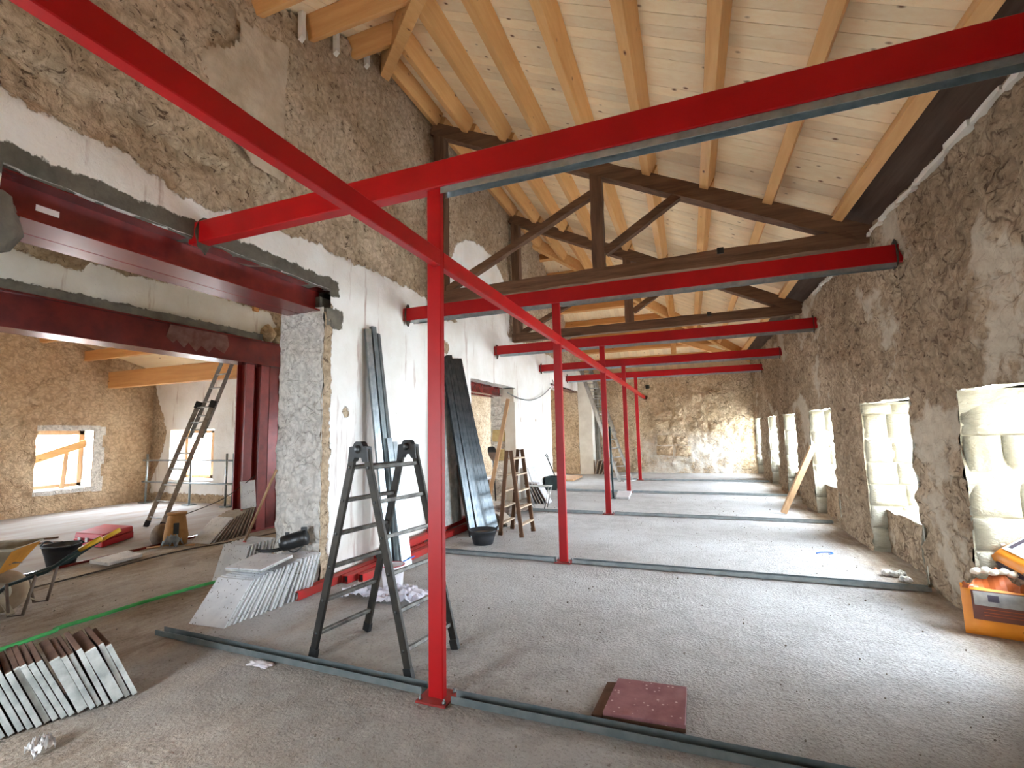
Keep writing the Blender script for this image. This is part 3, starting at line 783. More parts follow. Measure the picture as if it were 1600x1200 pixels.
b = MB().box(XB - .55, XB - .1, 6.55, 8.65, 0, 3.3).box(XB - .55, XB - .1, 13.35, YF, 0, 3.2).box(XB - .55, XB - .1, 8.6, 13.4, 0, .45).box(XB - .55, XB - .1, 8.6, 13.4, 2.45, 3.2).box(XB - .55, XB - .1, 10.04, 10.46, 0, 3.2).box(XB - .55, XB - .1, 11.84, 12.06, 0, 3.2).box(XB - .55, XB - .1, YN, 1.15, 0, 3.2).box(XB - .55, XB - .1, YN, YF, 3.3, 5.2); b.build('wall_core', M['jamb'], wb)
b = MB(); b.lathe([(0, -.12), (.1, -.1), (.17, 0), (.12, .1), (0, .12)], (XB + .02, 6.14, 3.42), (0, 1, .1), 10, .1).lathe([(0, -.14), (.14, -.1), (.15, .05), (0, .14)], (XB + .02, 6.38, 3.42), (0, 1, 0), 10, .1); b.build('rough_stone', M['wallF'], wb)
struct(MB().box(XB - .2, XA2 + .2, YN - .2, YF + .3, 5.15, 5.3).build('ceiling', M['deck']))

# ------------------------------------------------------------------ side room: outer wall, window wall, ceiling
flat = {'plaster': lambda P: np.full(len(P), -.5), 'mortar': lambda P: np.full(len(P), -.5)}
def in_L(u, v):
    h = np.zeros(u.shape, bool)
    for a, b in LWIN: h |= (u > a) & (u < b) & (v > .5) & (v < 1.85)
    return h
wl = grid('wall_outer', lines(YN, YP + .1, .06, [q for ab in LWIN for q in ab]), lines(-.02, 6.2, .06, [.5, 1.85]), lambda u, v: np.stack([np.full_like(u, XL), u, v], 1), M['wallL'], .05, (1, 0, 0), in_L, rubble, flat, seed=21)
struct(wl)
cuts = [YN - .3] + [q for ab in LWIN for q in ab] + [YP + .3]
b = MB()
for k in range(0, len(cuts), 2): b.box(XL - .55, XL - .1, cuts[k] - (.0 if k == 0 else -.04), cuts[k + 1] - .04, 0, 6.2)
for a, b_ in LWIN: b.box(XL - .55, XL - .1, a - .1, b_ + .1, 0, .46).box(XL - .55, XL - .1, a - .1, b_ + .1, 1.9, 6.2)
b.build('wall_core', M['jamb'], wl)
a, b_ = LWIN[2]
for (u0, u1, v0, v1, f, nr) in [(XL - .5, XL, .5, 1.85, lambda u, v: np.stack([u, np.full_like(u, b_), v], 1), (0, -1, 0)), (XL - .5, XL, .5, 1.85, lambda u, v: np.stack([u, np.full_like(u, a), v], 1), (0, 1, 0)),
                                (XL - .5, XL, a, b_, lambda u, v: np.stack([u, v, np.full_like(u, .5)], 1), (0, 0, 1)), (XL - .5, XL, a, b_, lambda u, v: np.stack([u, v, np.full_like(u, 1.85)], 1), (0, 0, -1))]:
    grid('reveal', lines(u0, u1, .06), lines(v0, v1, .06), f, M['jamb'], .04, nr, None, tooled, seed=22, parent=wl)
# pale patches round the opening
g = grid('plaster_surround', lines(7.0, 7.22, .05), lines(.38, 1.92, .05), lambda u, v: np.stack([np.full_like(u, XL + .03), u, v], 1), M['jamb'], .03, (1, 0, 0), lambda u, v: u > 7.2 - .06 * np.sin(v * 9), tooled, seed=23, parent=wl)
g = grid('plaster_surround', lines(5.93, 7.1, .05), lines(1.83, 1.95, .04), lambda u, v: np.stack([np.full_like(u, XL + .03), u, v], 1), M['jamb'], .02, (1, 0, 0), None, rubble, seed=24, parent=wl)
g = grid('plaster_surround', lines(5.93, 7.1, .05), lines(.40, .5, .04), lambda u, v: np.stack([np.full_like(u, XL + .03), u, v], 1), M['jamb'], .03, (1, 0, 0), None, rubble, seed=25, parent=wl)
# timber frame and bracing in that window
wn = thing('window_1', 'timber braced window opening in the ochre rubble wall', 'window', (XL - .42, 6.47, .5)); wn['kind'] = 'structure'
b = MB().box(XL - .47, XL - .37, a, b_, .52, .6).box(XL - .47, XL - .37, a, b_, 1.74, 1.84).box(XL - .47, XL - .37, a, a + .08, .52, 1.84).box(XL - .47, XL - .37, b_ - .1, b_, .52, 1.84)
b.build('window_frame', M['rawwood'], wn, .005)
MB().bar((XL - .30, 5.75, 1.08), (XL - .30, 7.08, 1.56), .05, .17).build('diagonal_brace', M['purlin'], wn, .004)
MB().bar((XL - .36, 6.62, .5), (XL - .36, 6.66, 1.32), .05, .09, (0, 1, 0)).build('brace_post', M['rawwood'], wn, .004)

WP = (-12.68, -11.06, .55, 1.82)
def in_P(u, v): return (u > WP[0]) & (u < WP[1]) & (v > WP[2]) & (v < WP[3])
def plaster_P(P):
    x, z = P[:, 0], P[:, 2]
    return np.minimum(np.minimum(x + 13.1 + .25 * np.sin(z * 2.2 + 1), -10.35 - x), z - .2)
wp = grid('wall_side_room', lines(XL - .05, XB, .06, WP[:2]), lines(-.02, 5.0, .06, WP[2:]), lambda u, v: np.stack([u, np.full_like(u, YP), v], 1), M['wallA'], lambda P: np.where(plaster_P(P) > 0, .01, .05), (0, -1, 0), in_P, rubble, {'plaster': plaster_P, 'mortar': lambda P: np.full(len(P), -.5)}, seed=31)
struct(wp)
b = MB().box(XL - .5, WP[0] - .04, YP + .1, YP + .55, 0, 5).box(WP[1] + .04, XB, YP + .1, YP + .55, 0, 5).box(WP[0] - .1, WP[1] + .1, YP + .1, YP + .55, 0, .5).box(WP[0] - .1, WP[1] + .1, YP + .1, YP + .55, 1.87, 5)
b.build('wall_core', M['whiteplaster'], wp)
for (us, vs, f, nr) in [((YP, YP + .55), (WP[2], WP[3]), lambda u, v: np.stack([np.full_like(u, WP[1]), u, v], 1), (-1, 0, 0)), ((YP, YP + .55), (WP[2], WP[3]), lambda u, v: np.stack([np.full_like(u, WP[0]), u, v], 1), (1, 0, 0)),
                        ((WP[0], WP[1]), (YP, YP + .55), lambda u, v: np.stack([u, v, np.full_like(u, WP[2])], 1), (0, 0, 1)), ((WP[0], WP[1]), (YP, YP + .55), lambda u, v: np.stack([u, v, np.full_like(u, WP[3])], 1), (0, 0, -1))]:
    grid('reveal', lines(*us, .07), lines(*vs, .07), f, M['whiteplaster'], .015, nr, None, tooled, seed=32, parent=wp)
wn = thing('window_2', 'timber framed window opening in the pale plastered wall', 'window', (-11.9, YP + .45, .55)); wn['kind'] = 'structure'
b = MB().box(WP[0], WP[1], YP + .42, YP + .5, .55, .63).box(WP[0], WP[1], YP + .42, YP + .5, 1.72, 1.80).box(WP[0], WP[0] + .08, YP + .42, YP + .5, .55, 1.8).box(-11.72, -11.62, YP + .42, YP + .5, .55, 1.8)
b.build('window_frame', M['rawwood'], wn, .005)
# sloping board ceiling of the side room with two lateral pine beams
cl = MB().hexa([(XL - .5, YP + .5, 3.26), (XB, YP + .5, 3.26), (XB, YN - .5, 6.1), (XL - .5, YN - .5, 6.1)], [(XL - .5, YP + .5, 3.4), (XB, YP + .5, 3.4), (XB, YN - .5, 6.25), (XL - .5, YN - .5, 6.25)]).build('ceiling', M['deck'])
struct(cl)
for y, z0, z1, wd in ((7.3, 2.87, 3.27, .16), (6.75, 3.48, 3.72, .1), (5.9, 3.78, 4.0, .1), (5.0, 4.08, 4.3, .1)):
    MB().box(XL - .1, XB + .05, y - wd / 2, y + wd / 2, z0, z1).build('ceiling_beam', M['purlin_x'], cl, .006)
struct(MB().box(XL - .8, -3.4, YN - .35, YN - .15, -.3, 6.4).box(-2.6, 3.0, YN - .35, YN - .15, -.3, 6.4).box(-3.4, -2.6, YN - .35, YN - .15, -.3, .55).box(-3.4, -2.6, YN - .35, YN - .15, 1.95, 6.4).build('wall_near', M['whiteplaster']))  # includes the unseen opening added to light the rough pier

# ------------------------------------------------------------------ roof: boarded lean-to with a hip at each end
XE = 2.98
def zm(x): return roof_z(x)
def zn(y): return roof_z(XA) - .488 * (YA - y)
def zf(y): return roof_z(XA) - .488 * (y - YB_)
hipN = lambda y: XA + (YA - y)      # x of the near hip at a given y
hipF = lambda y: XA + (y - YB_)
y0, y1 = YA - (XE - XA), YB_ + (XE - XA)
t = .06
rf = MB()
def slab(pts): rf.hexa([(x, y, z + .03) for x, y, z in pts], [(x, y, z + .09) for x, y, z in pts])
slab([(XA - .1, YA, zm(XA - .1)), (XE, y0, zm(XE)), (XE, y1, zm(XE)), (XA - .1, YB_, zm(XA - .1))])
tri = lambda a, b, c: rf.add([a, b, c, tuple(Vector(a) + Vector((0, 0, .06))), tuple(Vector(b) + Vector((0, 0, .06))), tuple(Vector(c) + Vector((0, 0, .06)))], [(0, 2, 1), (3, 4, 5), (0, 1, 4, 3), (1, 2, 5, 4), (2, 0, 3, 5)])
tri((XA - .2, YA + .1, zn(YA + .1) + .03), (XA - .2, y0, zn(y0) + .03), (XE, y0, zn(y0) + .03))
tri((XA - .2, YB_ - .1, zf(YB_ - .1) + .03), (XA - .2, y1, zf(y1) + .03), (XE, y1, zf(y1) + .03))
roof = rf.build('ceiling', M['deck']); struct(roof)
rng = random.Random(5)
y = y0
while y < y1:
    wd = .135; a, b_ = y, y + wd - .004; ym = (a + b_) / 2
    xl = max(XA - .05, hipN(ym), hipF(ym)) - .02
    if xl < XE - .05:
        dz = rng.uniform(-.003, .003)
        MB().hexa([(xl, a, zm(xl) + dz), (XE, a, zm(XE) + dz), (XE, b_, zm(XE) + dz), (xl, b_, zm(xl) + dz)],
                  [(xl, a, zm(xl) + .028), (XE, a, zm(XE) + .028), (XE, b_, zm(XE) + .028), (xl, b_, zm(xl) + .028)]).build('plank', M['deck'], roof)
    y += wd
for zfun, far in ((zn, False), (zf, True)):
    x = XA - .1
    while x < XE - .2:
        wd = .15; a, b_ = x, x + wd - .004; xm = (a + b_) / 2
        yi = (YB_ + (xm - XA) - .02) if far else (YA - (xm - XA) + .02)
        ye = y1 if far else y0
        dz = rng.uniform(-.003, .003)
        ya_, yb_ = (yi, ye) if far else (ye, yi)
        if yb_ - ya_ > .1:
            MB().hexa([(a, ya_, zfun(ya_) + dz), (b_, ya_, zfun(ya_) + dz), (b_, yb_, zfun(yb_) + dz), (a, yb_, zfun(yb_) + dz)],
                      [(a, ya_, zfun(ya_) + .028), (b_, ya_, zfun(ya_) + .028), (b_, yb_, zfun(yb_) + .028), (a, yb_, zfun(yb_) + .028)]).build('plank', M['deck_y'], roof)
        x += wd
# purlins: three bays along the roof, lapped on the trusses
NU = Vector((.438, 0, .899))
PX = [1.85, 1.13, .41, -.31, -1.03, -1.75, -2.42, -3.08, -3.64]
Y1T, Y2T = 6.5, 10.1
HP = .235
def purlin(x, ya_, yb_, wd=.115):
    z = zm(x) - HP * .5 / .899
    c0 = Vector((x - HP * .5 * .438 * .2, ya_, z)); c1 = Vector((c0.x, yb_, z))
    MB().bar(c0, c1, wd, HP, NU, ch=.004).build('purlin', M['purlin'], roof)
for i, x in enumerate(PX):
    purlin(x, max(y0, YA - (x - XA) + .05), Y1T - .05)
    purlin(x, Y1T + .05, Y2T - .05)
    xb = x
    purlin(xb, Y2T + .05, min(y1, YB_ + (x - XA) - .05))
for k in range(1, 9):
    for far in (0, 1):
        y = (YB_ + .72 * k - .1) if far else (YA - .72 * k + .02)
        z = (zf(y) if far else zn(y)) - HP * .5 / .899
        n2 = (0, .438 if far else -.438, .899)
        MB().bar((XA - .02, y, z), (XA + .72 * k - .05, y, z), .1, HP, n2, ch=.004).build('purlin', M['purlin_x'], roof)
# hip rafters
for s, ya_, yy in ((-1, YA, y0), (1, YB_, y1)):
    p0 = Vector((XA - .05, ya_ - s * .05, zm(XA) - .17)); p1 = Vector((XE, yy, zm(XE) - .17))
    MB().bar(p0, p1, .14, .30, (0, 0, 1), ch=.005).build('hip_rafter', M['purlin'], roof)
# fascia boards closing the eaves
struct(MB().box(2.9, 2.98, y0, y1, 3.1, zm(XE) + .1).build('trim_3', M['oldwood']))
struct(MB().box(-4.5, 3.0, YF + .15, YF + 1.2, 3.34, 3.42).build('trim_4', M['oldwood']))
struct(MB().box(2.2, 3.0, y0, y1, 3.74, 3.82).build('trim_5', M['oldwood']))
hp = [(YN - .2, 3.5), (YF + .9, 3.5), (YF + .9, zf(YF + .9) + .05), (YB_, zm(XA) + .05), (YA, zm(XA) + .05), (YN - .2, zn(YN - .2) + .05)]
MB().add([(-4.02, a, b) for a, b in hp] + [(-3.93, a, b) for a, b in hp], [tuple(range(6)), tuple(range(11, 5, -1))] + [(i, (i + 1) % 6, 6 + (i + 1) % 6, 6 + i) for i in range(6)]).build('wall_head_core', M['mortar'], wa)
MB().hexa([(1.95, y0, zm(1.95) - .02), (XE, y0, zm(XE) - .02), (XE, y1, zm(XE) - .02), (1.95, y1, zm(1.95) - .02)], [(1.95, y0, zm(1.95) - .006), (XE, y0, zm(XE) - .006), (XE, y1, zm(XE) - .006), (1.95, y1, zm(1.95) - .006)]).build('eave_sheet', M['eave'], roof)  # thin dark brown sheet under the deck along the low eave
# new pine props over the far beams
MB().bar((-.28, 13.25, 3.42), (-.28, 13.25, zf(13.25) - .1), .13, .13, (0, 1, 0), ch=.004).build('roof_prop', M['purlin'], roof)
MB().bar((-.2, 13.25, 3.98), (1.2, 13.6, 3.46), .1, .14, (0, 0, 1), ch=.004).build('roof_prop', M['purlin_x'], roof)

# ------------------------------------------------------------------ old trusses
def truss(y, label):
    r = thing('roof_truss', label, 'truss', (XA, y, 3.68), 'old dark timber trusses under the pine purlins')
    wd = .17
    x0, x1 = -3.74, 2.28
    zc = lambda x: zm(x) - .215
    MB().bar((x0, y, zc(x0) - .115), (x1, y, zc(x1) - .115), wd, .21, (0, 0, 1), 22, .008).build('top_chord', M['oldwood'], r)
    MB().bar((-3.74, y, 3.755), (2.22, y, 3.795), wd, .19, (0, 0, 1), 24, .009).build('bottom_chord', M['oldwood'], r)
    MB().bar((-1.07, y, 3.85), (-1.07, y, zc(-1.07) - .1), .17, wd, (0, 1, 0), 10, .007).build('king_post', M['oldwood_z'], r)
    MB().bar((-3.62, y, 3.70), (-3.62, y, zc(-3.62) - .12), .19, wd, (0, 1, 0), 12, .007).build('wall_post', M['oldwood_z'], r)
    MB().bar((-1.10, y, 5.02), (-3.52, y, 3.87), .11, .1, (0, 0, 1), 10, .006).build('strut', M['oldwood'], r)
    MB().bar((-.98, y, 4.10), (.06, y, 4.76), .11, .11, (0, 0, 1), 8, .006).build('strut', M['oldwood'], r)
    MB().box(.46, .54, y - wd / 2 - .02, y + wd / 2 + .02, 3.82, 3.90).build('iron_strap', M['black'], r)
    return r
truss(Y1T, 'old dark timber truss with king post above the second red cross beam')
truss(Y2T, 'old dark timber truss with king post above the third red cross beam')

# ------------------------------------------------------------------ red steel frame
PY = [2.644, 5.717, 9.11, 12.3, 15.27]
which = ['nearest the camera, beside the black stepladder', 'second along the row, beyond the black stepladder', 'third along the row, by the brown wooden ladder', 'fourth along the row, with the white slab beside it', 'last along the row, before the stone end wall']
for y, wl_ in zip(PY, which):
    r = thing('steel_post', 'red painted steel post, ' + wl_, 'post', (-1.52, y, 0), 'red posts down the middle of the hall')
    MB().bar((-1.52, y, .01), (-1.52, y, 3.225), .10, .05, (0, 1, 0), ch=.004).build('shaft', M['red'], r)
    MB().box(-1.62, -1.42, y - .09, y + .09, .0, .012).build('base_plate', M['primer_red'], r)
    for sx_ in (-1, 1):
        for sy in (-1, 1):
            MB().lathe([(.011, .012), (.011, .022), (.006, .024), (.006, .036)], (-1.52 + sx_ * .08, y + sy * .065, 0), n=6).build('anchor_bolt', M['galv_dark'], r)
segs = [YN] + PY + [YF + .06]
sl = ['from out of view to the nearest post', 'between the first and second posts', 'between the second and third posts', 'between the third and fourth posts', 'between the fourth and fifth posts', 'from the fifth post into the end wall']
for k in range(6):
    a, b_ = segs[k] + (.026 if k else 0), segs[k + 1] - (.026 if k < 5 else 0)
    r = thing('steel_rail', 'red steel rail down the hall ' + sl[k], 'beam', (-1.5, a, 2.745), 'red rail between the posts')
    MB().bar((-1.497, a, 2.745), (-1.497, b_, 2.745), .055, .11, ch=.004).build('rail_tube', M['red'], r)
bl = ['spanning nearest the camera over the black stepladder', 'second from the camera, under the nearer old truss', 'third from the camera, under the farther old truss', 'fourth from the camera, below the pine hip boards', 'fifth from the camera, before the stone end wall']
for k, y in enumerate(PY):
    r = thing('steel_cross_beam', 'red steel cross beam ' + bl[k], 'beam', (-.8, y, 3.225), 'red cross beams over the posts')
    b = MB().bar((-3.86, y, 3.318), (2.25, y, 3.318), .10, .185, ch=.006); b.build('beam_tube', M['red'], r)
    U = lambda wd, h, t_: [(-wd, 0), (-wd, -h), (-wd + t_, -h), (-wd + t_, -t_), (wd - t_, -t_), (wd - t_, -h), (wd, -h), (wd, 0)]
    if k: MB().extrude((-3.68, y, 3.226), (-1.58, y, 3.226), U(.036, .042, .002)).build('ceiling_track', M['galv'], r)
    MB().extrude((-1.46, y, 3.226), (2.06, y, 3.226), U(.036, .045, .002)).build('ceiling_track', M['galv'], r)
# flat dark patches, colour standing for shade in the sockets round the beam ends
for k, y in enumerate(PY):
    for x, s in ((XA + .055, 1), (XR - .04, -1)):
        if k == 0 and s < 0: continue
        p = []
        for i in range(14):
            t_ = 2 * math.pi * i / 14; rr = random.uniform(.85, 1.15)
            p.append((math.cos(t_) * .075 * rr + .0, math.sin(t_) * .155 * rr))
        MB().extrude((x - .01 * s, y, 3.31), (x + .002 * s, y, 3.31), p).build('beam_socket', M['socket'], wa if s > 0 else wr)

# floor tracks
Uf = [(-.036, 0), (.036, 0), (.036, .042), (.0345, .042), (.0345, .002), (-.0345, .002), (-.0345, .042), (-.036, .042)]
tl = [(-4.18, -1.63, 'crossing to the tile stack, in front of the black stepladder'), (-1.41, 2.12, 'from the nearest red post past the red tile'),
      (-3.42, -1.63, 'from the second red post to the black tub'), (-1.41, 2.06, 'from the second red post to the stone wall'),
      (-3.4, -1.63, 'behind the brown wooden ladder to the third post'), (-1.41, 2.1, 'from the third red post to the stone wall'),
      (-3.4, -1.63, 'from the fourth red post to the plaster wall'), (-1.41, 2.05, 'from the fourth red post to the stone wall'),
      (-2.6, -1.63, 'from the last red post toward the pier'), (-1.41, 2.05, 'from the last red post to the stone wall')]
for k, (xa, xb, lb) in enumerate(tl):
    y = PY[k // 2] + (.03 if k == 0 else 0)
    r = thing('floor_track', 'galvanised floor track ' + lb, 'track', ((xa + xb) / 2, y, 0), 'galvanised floor tracks')
    ye = y
    b = MB().extrude((xa, y + (.06 if k == 0 else 0), .004), (xb, y, .004), Uf); b.build('channel', M['galv_dark'] if k < 2 else M['galv'], r)
    for q in range(5):
        xq = xa + (xb - xa) * (q + .5) / 5
        MB().lathe([(.008, .0), (.008, .004), (.0, .006)], (xq, y + (.03 if k == 0 else 0), .008), n=6).build('fixing', M['galv'], r)

# ------------------------------------------------------------------ steel lintels and columns of the broad openings
def ibeam(b, tf, tw, h):
    B, H = b / 2, h / 2
    return [(-B, -H), (B, -H), (B, -H + tf), (tw, -H + tf), (tw, H - tf), (B, H - tf), (B, H), (-B, H), (-B, H - tf), (-tw, H - tf), (-tw, -H + tf), (-B, -H + tf)]
r = thing('steel_lintel', 'large dark red steel lintel over the nearest opening in the plastered wall', 'lintel', (-4.0, 2.8, 3.0))
MB().extrude((-3.995, 1.40, 3.145), (-3.995, 4.21, 3.145), ibeam(.29, .018, .012, .28)).build('rolled_beam', M['primer'], r)
MB().extrude((-4.25, 1.40, 3.145), (-4.25, 4.21, 3.145), ibeam(.2, .018, .012, .28)).build('rolled_beam', M['primer'], r)
MB().box(-3.873, -3.868, 1.62, 1.74, 3.085, 3.125).build('paper_label', M['paper'], r)
r = thing('steel_lintel', 'dark red steel lintel on twin columns in the farther wall', 'lintel', (XB, 3.4, 2.84))
MB().extrude((XB - .02, .9, 3.05), (XB - .02, 6.52, 3.05), ibeam(.3, .022, .10, .42)).build('rolled_beam', M['primer'], r)
MB().box(XB - .32, XB - .18, .9, 6.52, 2.85, 3.25).build('rear_beam', M['primer'], r)
sm = [(4.45, 3.24), (4.4, 3.05), (4.5, 2.98), (4.55, 3.03), (4.66, 2.93), (4.72, 3.02), (4.84, 2.9), (4.92, 3.0), (5.05, 2.92), (5.12, 3.02), (5.3, 2.94), (5.38, 3.08), (5.34, 3.24)]
MB().add([(XB + .081, a, b) for a, b in sm] + [(XB + .085, a, b) for a, b in sm], [tuple(range(13)), tuple(range(25, 12, -1))] + [(i, (i + 1) % 13, 13 + (i + 1) % 13, 13 + i) for i in range(13)]).build('mortar_smear', M['smear'], r)
MB().bar((XB + .05, .9, 3.32), (XB + .05, 6.0, 3.32), .1, .11, segs=30, jit=.012).build('mortar_bed', M['mortar'], r)
r = thing('steel_column', 'red oxide twin steel column beside the rough stone pier', 'column', (XB, 6.1, 0))
for c0, c1 in ((5.78, 5.94), (6.08, 6.25)):
    cm = (c0 + c1) / 2
    MB().box(XB - .02, XB + .0, c0, c1, .01, 2.84).box(XB - .2, XB - .02, cm - .01, cm + .01, .01, 2.84).box(XB - .22, XB - .2, c0, c1, .01, 2.84).build('column_shaft', M['primer_red'], r)
MB().box(XB - .24, XB - .03, 6.29, 6.5, .01, 2.84).build('column_shaft', M['primer'], r)
MB().box(XB - .26, XB + .04, 5.74, 6.52, .0, .015).build('base_plate', M['primer_red'], r)
r = thing('steel_lintel', 'short red steel lintel over the doorway behind the brown ladder', 'lintel', (-4.2, 9.1, 2.42))
MB().extrude((-4.15, 7.8, 2.52), (-4.15, 10.15, 2.52), ibeam(.16, .014, .02, .2)).build('rolled_beam', M['primer'], r)
MB().extrude((-4.36, 7.8, 2.50), (-4.36, 10.15, 2.50), ibeam(.14, .014, .02, .2)).build('rolled_beam', M['primer'], r)
r = thing('steel_lintel', 'far red steel lintel ending at the white pier', 'lintel', (-3.95, 15.2, 2.95))
MB().extrude((-3.95, 13.3, 3.07), (-3.95, 17.05, 3.07), ibeam(.26, .016, .014, .22)).build('rolled_beam', M['primer'], r)
MB().box(-4.2, -3.83, 13.3, 17.05, 3.2, 3.3).build('plaster_strip', M['whiteplaster'], r)

# ------------------------------------------------------------------ ladders
def stepladder(name, label, L0, L1, R0, R1, H0, H1, nr, stile, sm, rm, hm, flat=False, hinge=True, xs=.06):
    c = (Vector(L0) + Vector(L1) + Vector(R0) + Vector(R1)) / 4
    r = thing(name, label, 'ladder', (c.x, c.y, 0))
    lat = (Vector(H1) - Vector(H0)).normalized()
    for A, B, sgn in ((L0, L1, -1), (R0, R1, 1)):
        tops = []
        for F, H in ((A, H0), (B, H1)):
            out = (Vector(F) - Vector(H)); out.z = 0; out = out - lat * out.dot(lat); out.normalize()
            top = Vector(H) + out * xs; tops.append(top)
            st = MB(); f = Vector((F[0], F[1], .012))
            st.bar(f, top, stile[1], stile[0], out, ch=.003)
            leg = st.build('leg', sm, r)
            MB().bar((F[0], F[1], 0), Vector((F[0], F[1], 0)).lerp(top, .045), stile[1] + .006, stile[0] + .006, out).build('foot', hm, leg)
        for k in range(nr):
            t_ = (k + .72) / (nr + .25)
            a = Vector(A).lerp(tops[0], t_); b_ = Vector(B).lerp(tops[1], t_)
            if flat: MB().bar(a, b_, .075, .022, (0, 0, 1), ch=.003).build('tread', rm, r)
            else:
                d = (b_ - a).normalized()
                rg = MB().bar(a - d * .004, b_ + d * .004, .032, .028, tops[0] - Vector(A), ch=.004).build('rung', rm, r)
                MB().tube([a - d * .016, a - d * .006], .012, 8).build('rung_end', hm, rg)
                MB().tube([b_ + d * .006, b_ + d * .016], .012, 8).build('rung_end', hm, rg)
    if hinge:
        for H in (H0, H1):
            H = Vector(H); b = MB()
            side = lat.cross(Vector((0, 0, 1))).normalized()
            pl = [(-.102, -.085), (-.05, -.085), (-.034, -.055), (.034, -.055), (.05, -.085), (.102, -.085), (.088, .022), (.052, .026), (.04, .048), (.02, .06), (-.02, .06), (-.04, .048), (-.052, .026), (-.088, .022)]
            b.extrude(H - lat * .024, H + lat * .024, pl)
            b.lathe([(.0, -.032), (.03, -.03), (.03, .03), (.0, .032)], H + Vector((0, 0, .005)), lat, 14)
            b.build('hinge', hm, r)
    return r
stepladder('stepladder', 'black paint-spattered double stepladder standing open beside the nearest red post', (-2.644, 2.812, 0), (-2.566, 3.318, 0), (-1.80, 2.775, 0), (-1.714, 3.251, 0),
           (-2.229, 2.79, 1.49), (-2.146, 3.28, 1.49), 6, (.062, .026), M['dark_metal'], M['rung'], M['black'])
stepladder('stepladder', 'brown wooden double stepladder with pale treads near the black tub', (-2.835, 6.891, 0), (-2.825, 7.386, 0), (-2.454, 6.814, 0), (-2.427, 7.288, 0),
           (-2.66, 6.87, 1.30), (-2.64, 7.33, 1.30), 5, (.06, .028), M['ladderwood'], M['tread'], M['ladderwood'], True, False, .035)

def leaning_ladder(r, A, B, TA, TB, nr, wd, h, sm, rm, t0=0.0, t1=1.0, off=(0, 0, 0), up=(0, 0, 1), rt=None):
    off = Vector(off); A, B, TA, TB = (Vector(v) for v in (A, B, TA, TB))
    for F, T in ((A, TA), (B, TB)):
        MB().bar(F.lerp(T, t0) + off, F.lerp(T, t1) + off, wd, h, up, ch=.003).build('stile', sm, r)
    for k in range(nr):
        q = t0 + (t1 - t0) * (k + .6) / nr
        MB().tube([A.lerp(TA, q) + off, B.lerp(TB, q) + off], .015, 6).build('rung', rm, r)
# extension ladder in the side room
A, B = (-9.42, 5.82, 0), (-8.93, 5.77, 0); TA, TB = (-8.43, 6.56, 3.7), (-7.97, 6.5, 3.7)
r = thing('extension_ladder', 'dirty aluminium extension ladder leaning in the side room past the pine beam', 'ladder', (-9.17, 5.8, 0))
leaning_ladder(r, A, B, TA, TB, 8, .03, .075, M['alu_dirty'], M['alu'], 0, .62, (0, 0, 0), (-1, -1, .3))
leaning_ladder(r, (-9.40, 5.9, .02), (-8.99, 5.86, .02), (-8.41, 6.64, 3.72), (-8.03, 6.58, 3.72), 8, .026, .065, M['alu'], M['alu'], .42, 1.0, (0.0, .03, 0.02), (-1, -1, .3))
for F, T in ((A, TA), (B, TB)):
    MB().bar(Vector(F).lerp(Vector(T), .585), Vector(F).lerp(Vector(T), .62), .05, .1, (-1, -1, .3)).build('bracket', M['black'], r)
    MB().bar(F, Vector(F).lerp(Vector(T), .03), .04, .085, (-1, -1, .3)).build('foot', M['black'], r)
# far aluminium ladder
r = thing('extension_ladder', 'silver aluminium ladder leaning in the corner by the stone end wall', 'ladder', (-1.9, 14.83, 0))
A, B = (-2.06, 14.66, 0), (-1.76, 15.0, 0); TA, TB = (-3.62, 16.45, 3.95), (-3.34, 16.78, 3.95)
leaning_ladder(r, A, B, TA, TB, 14, .04, .11, M['alu'], M['alu'], 0, .98, (0, 0, 0), (1, -1, .5))
leaning_ladder(r, A, B, TA, TB, 9, .035, .09, M['alu'], M['alu'], .35, 1.0, (.05, -.05, .05), (1, -1, .5))
MB().bar((-1.98, 14.74, .0), (-1.66, 15.1, .0), .07, .05, (0, 0, 1)).build('foot_bar', M['alu'], r)

# ------------------------------------------------------------------ tiles
def tile(cx, cy, ang_z, lean, w_, h_, t_, name, label, group, mats, base_z=0.0, body='tile_edge'):
    """a slab standing on its lower edge; its face looks along -y before turning by ang_z; the top leans by 'lean' radians toward +y"""
    r = thing(name, label, 'tile', (cx, cy, base_z), group)
    R_ = Matrix.Rotation(ang_z, 4, 'Z') @ Matrix.Rotation(-lean, 4, 'X')
    T = Matrix.Translation((cx, cy, base_z))
    def P(x, y, z): return T @ R_ @ Vector((x, y, z))
    a = w_ / 2
    def slab_(y0, y1, e, mat, nm):
        MB().hexa([P(-a + e, y0, e), P(a - e, y0, e), P(a - e, y1, e), P(-a + e, y1, e)], [P(-a + e, y0, h_ - e), P(a - e, y0, h_ - e), P(a - e, y1, h_ - e), P(-a + e, y1, h_ - e)]).build(nm, mat, r, .003)
    slab_(0, t_ * .45, 0, mats[0], 'wear_layer')
    slab_(t_ * .45, t_, .001, mats[1], 'backing')
    return r
G = 'floor tiles stacked on edge'
# row leaning on the far side of the broad opening (fronts toward the camera)
x, y = -3.965, 2.965; n = 18
for k in range(n):
    front = k == 0
    if k == 12: y += .035
    tile(x + random.uniform(-.012, .012) + k * .006, y, random.uniform(-.015, .015) + .06, .72 - .018 * k if k < 12 else .46 - .02 * (k - 12), .40, .415, .026, 'floor_tile',
         'white terrazzo tile, %s from the front of the row leaning on the rough pier' % ORD[k], G, (M['tile'], M['tile_edge']))
    y += .047 + random.uniform(-.005, .006)
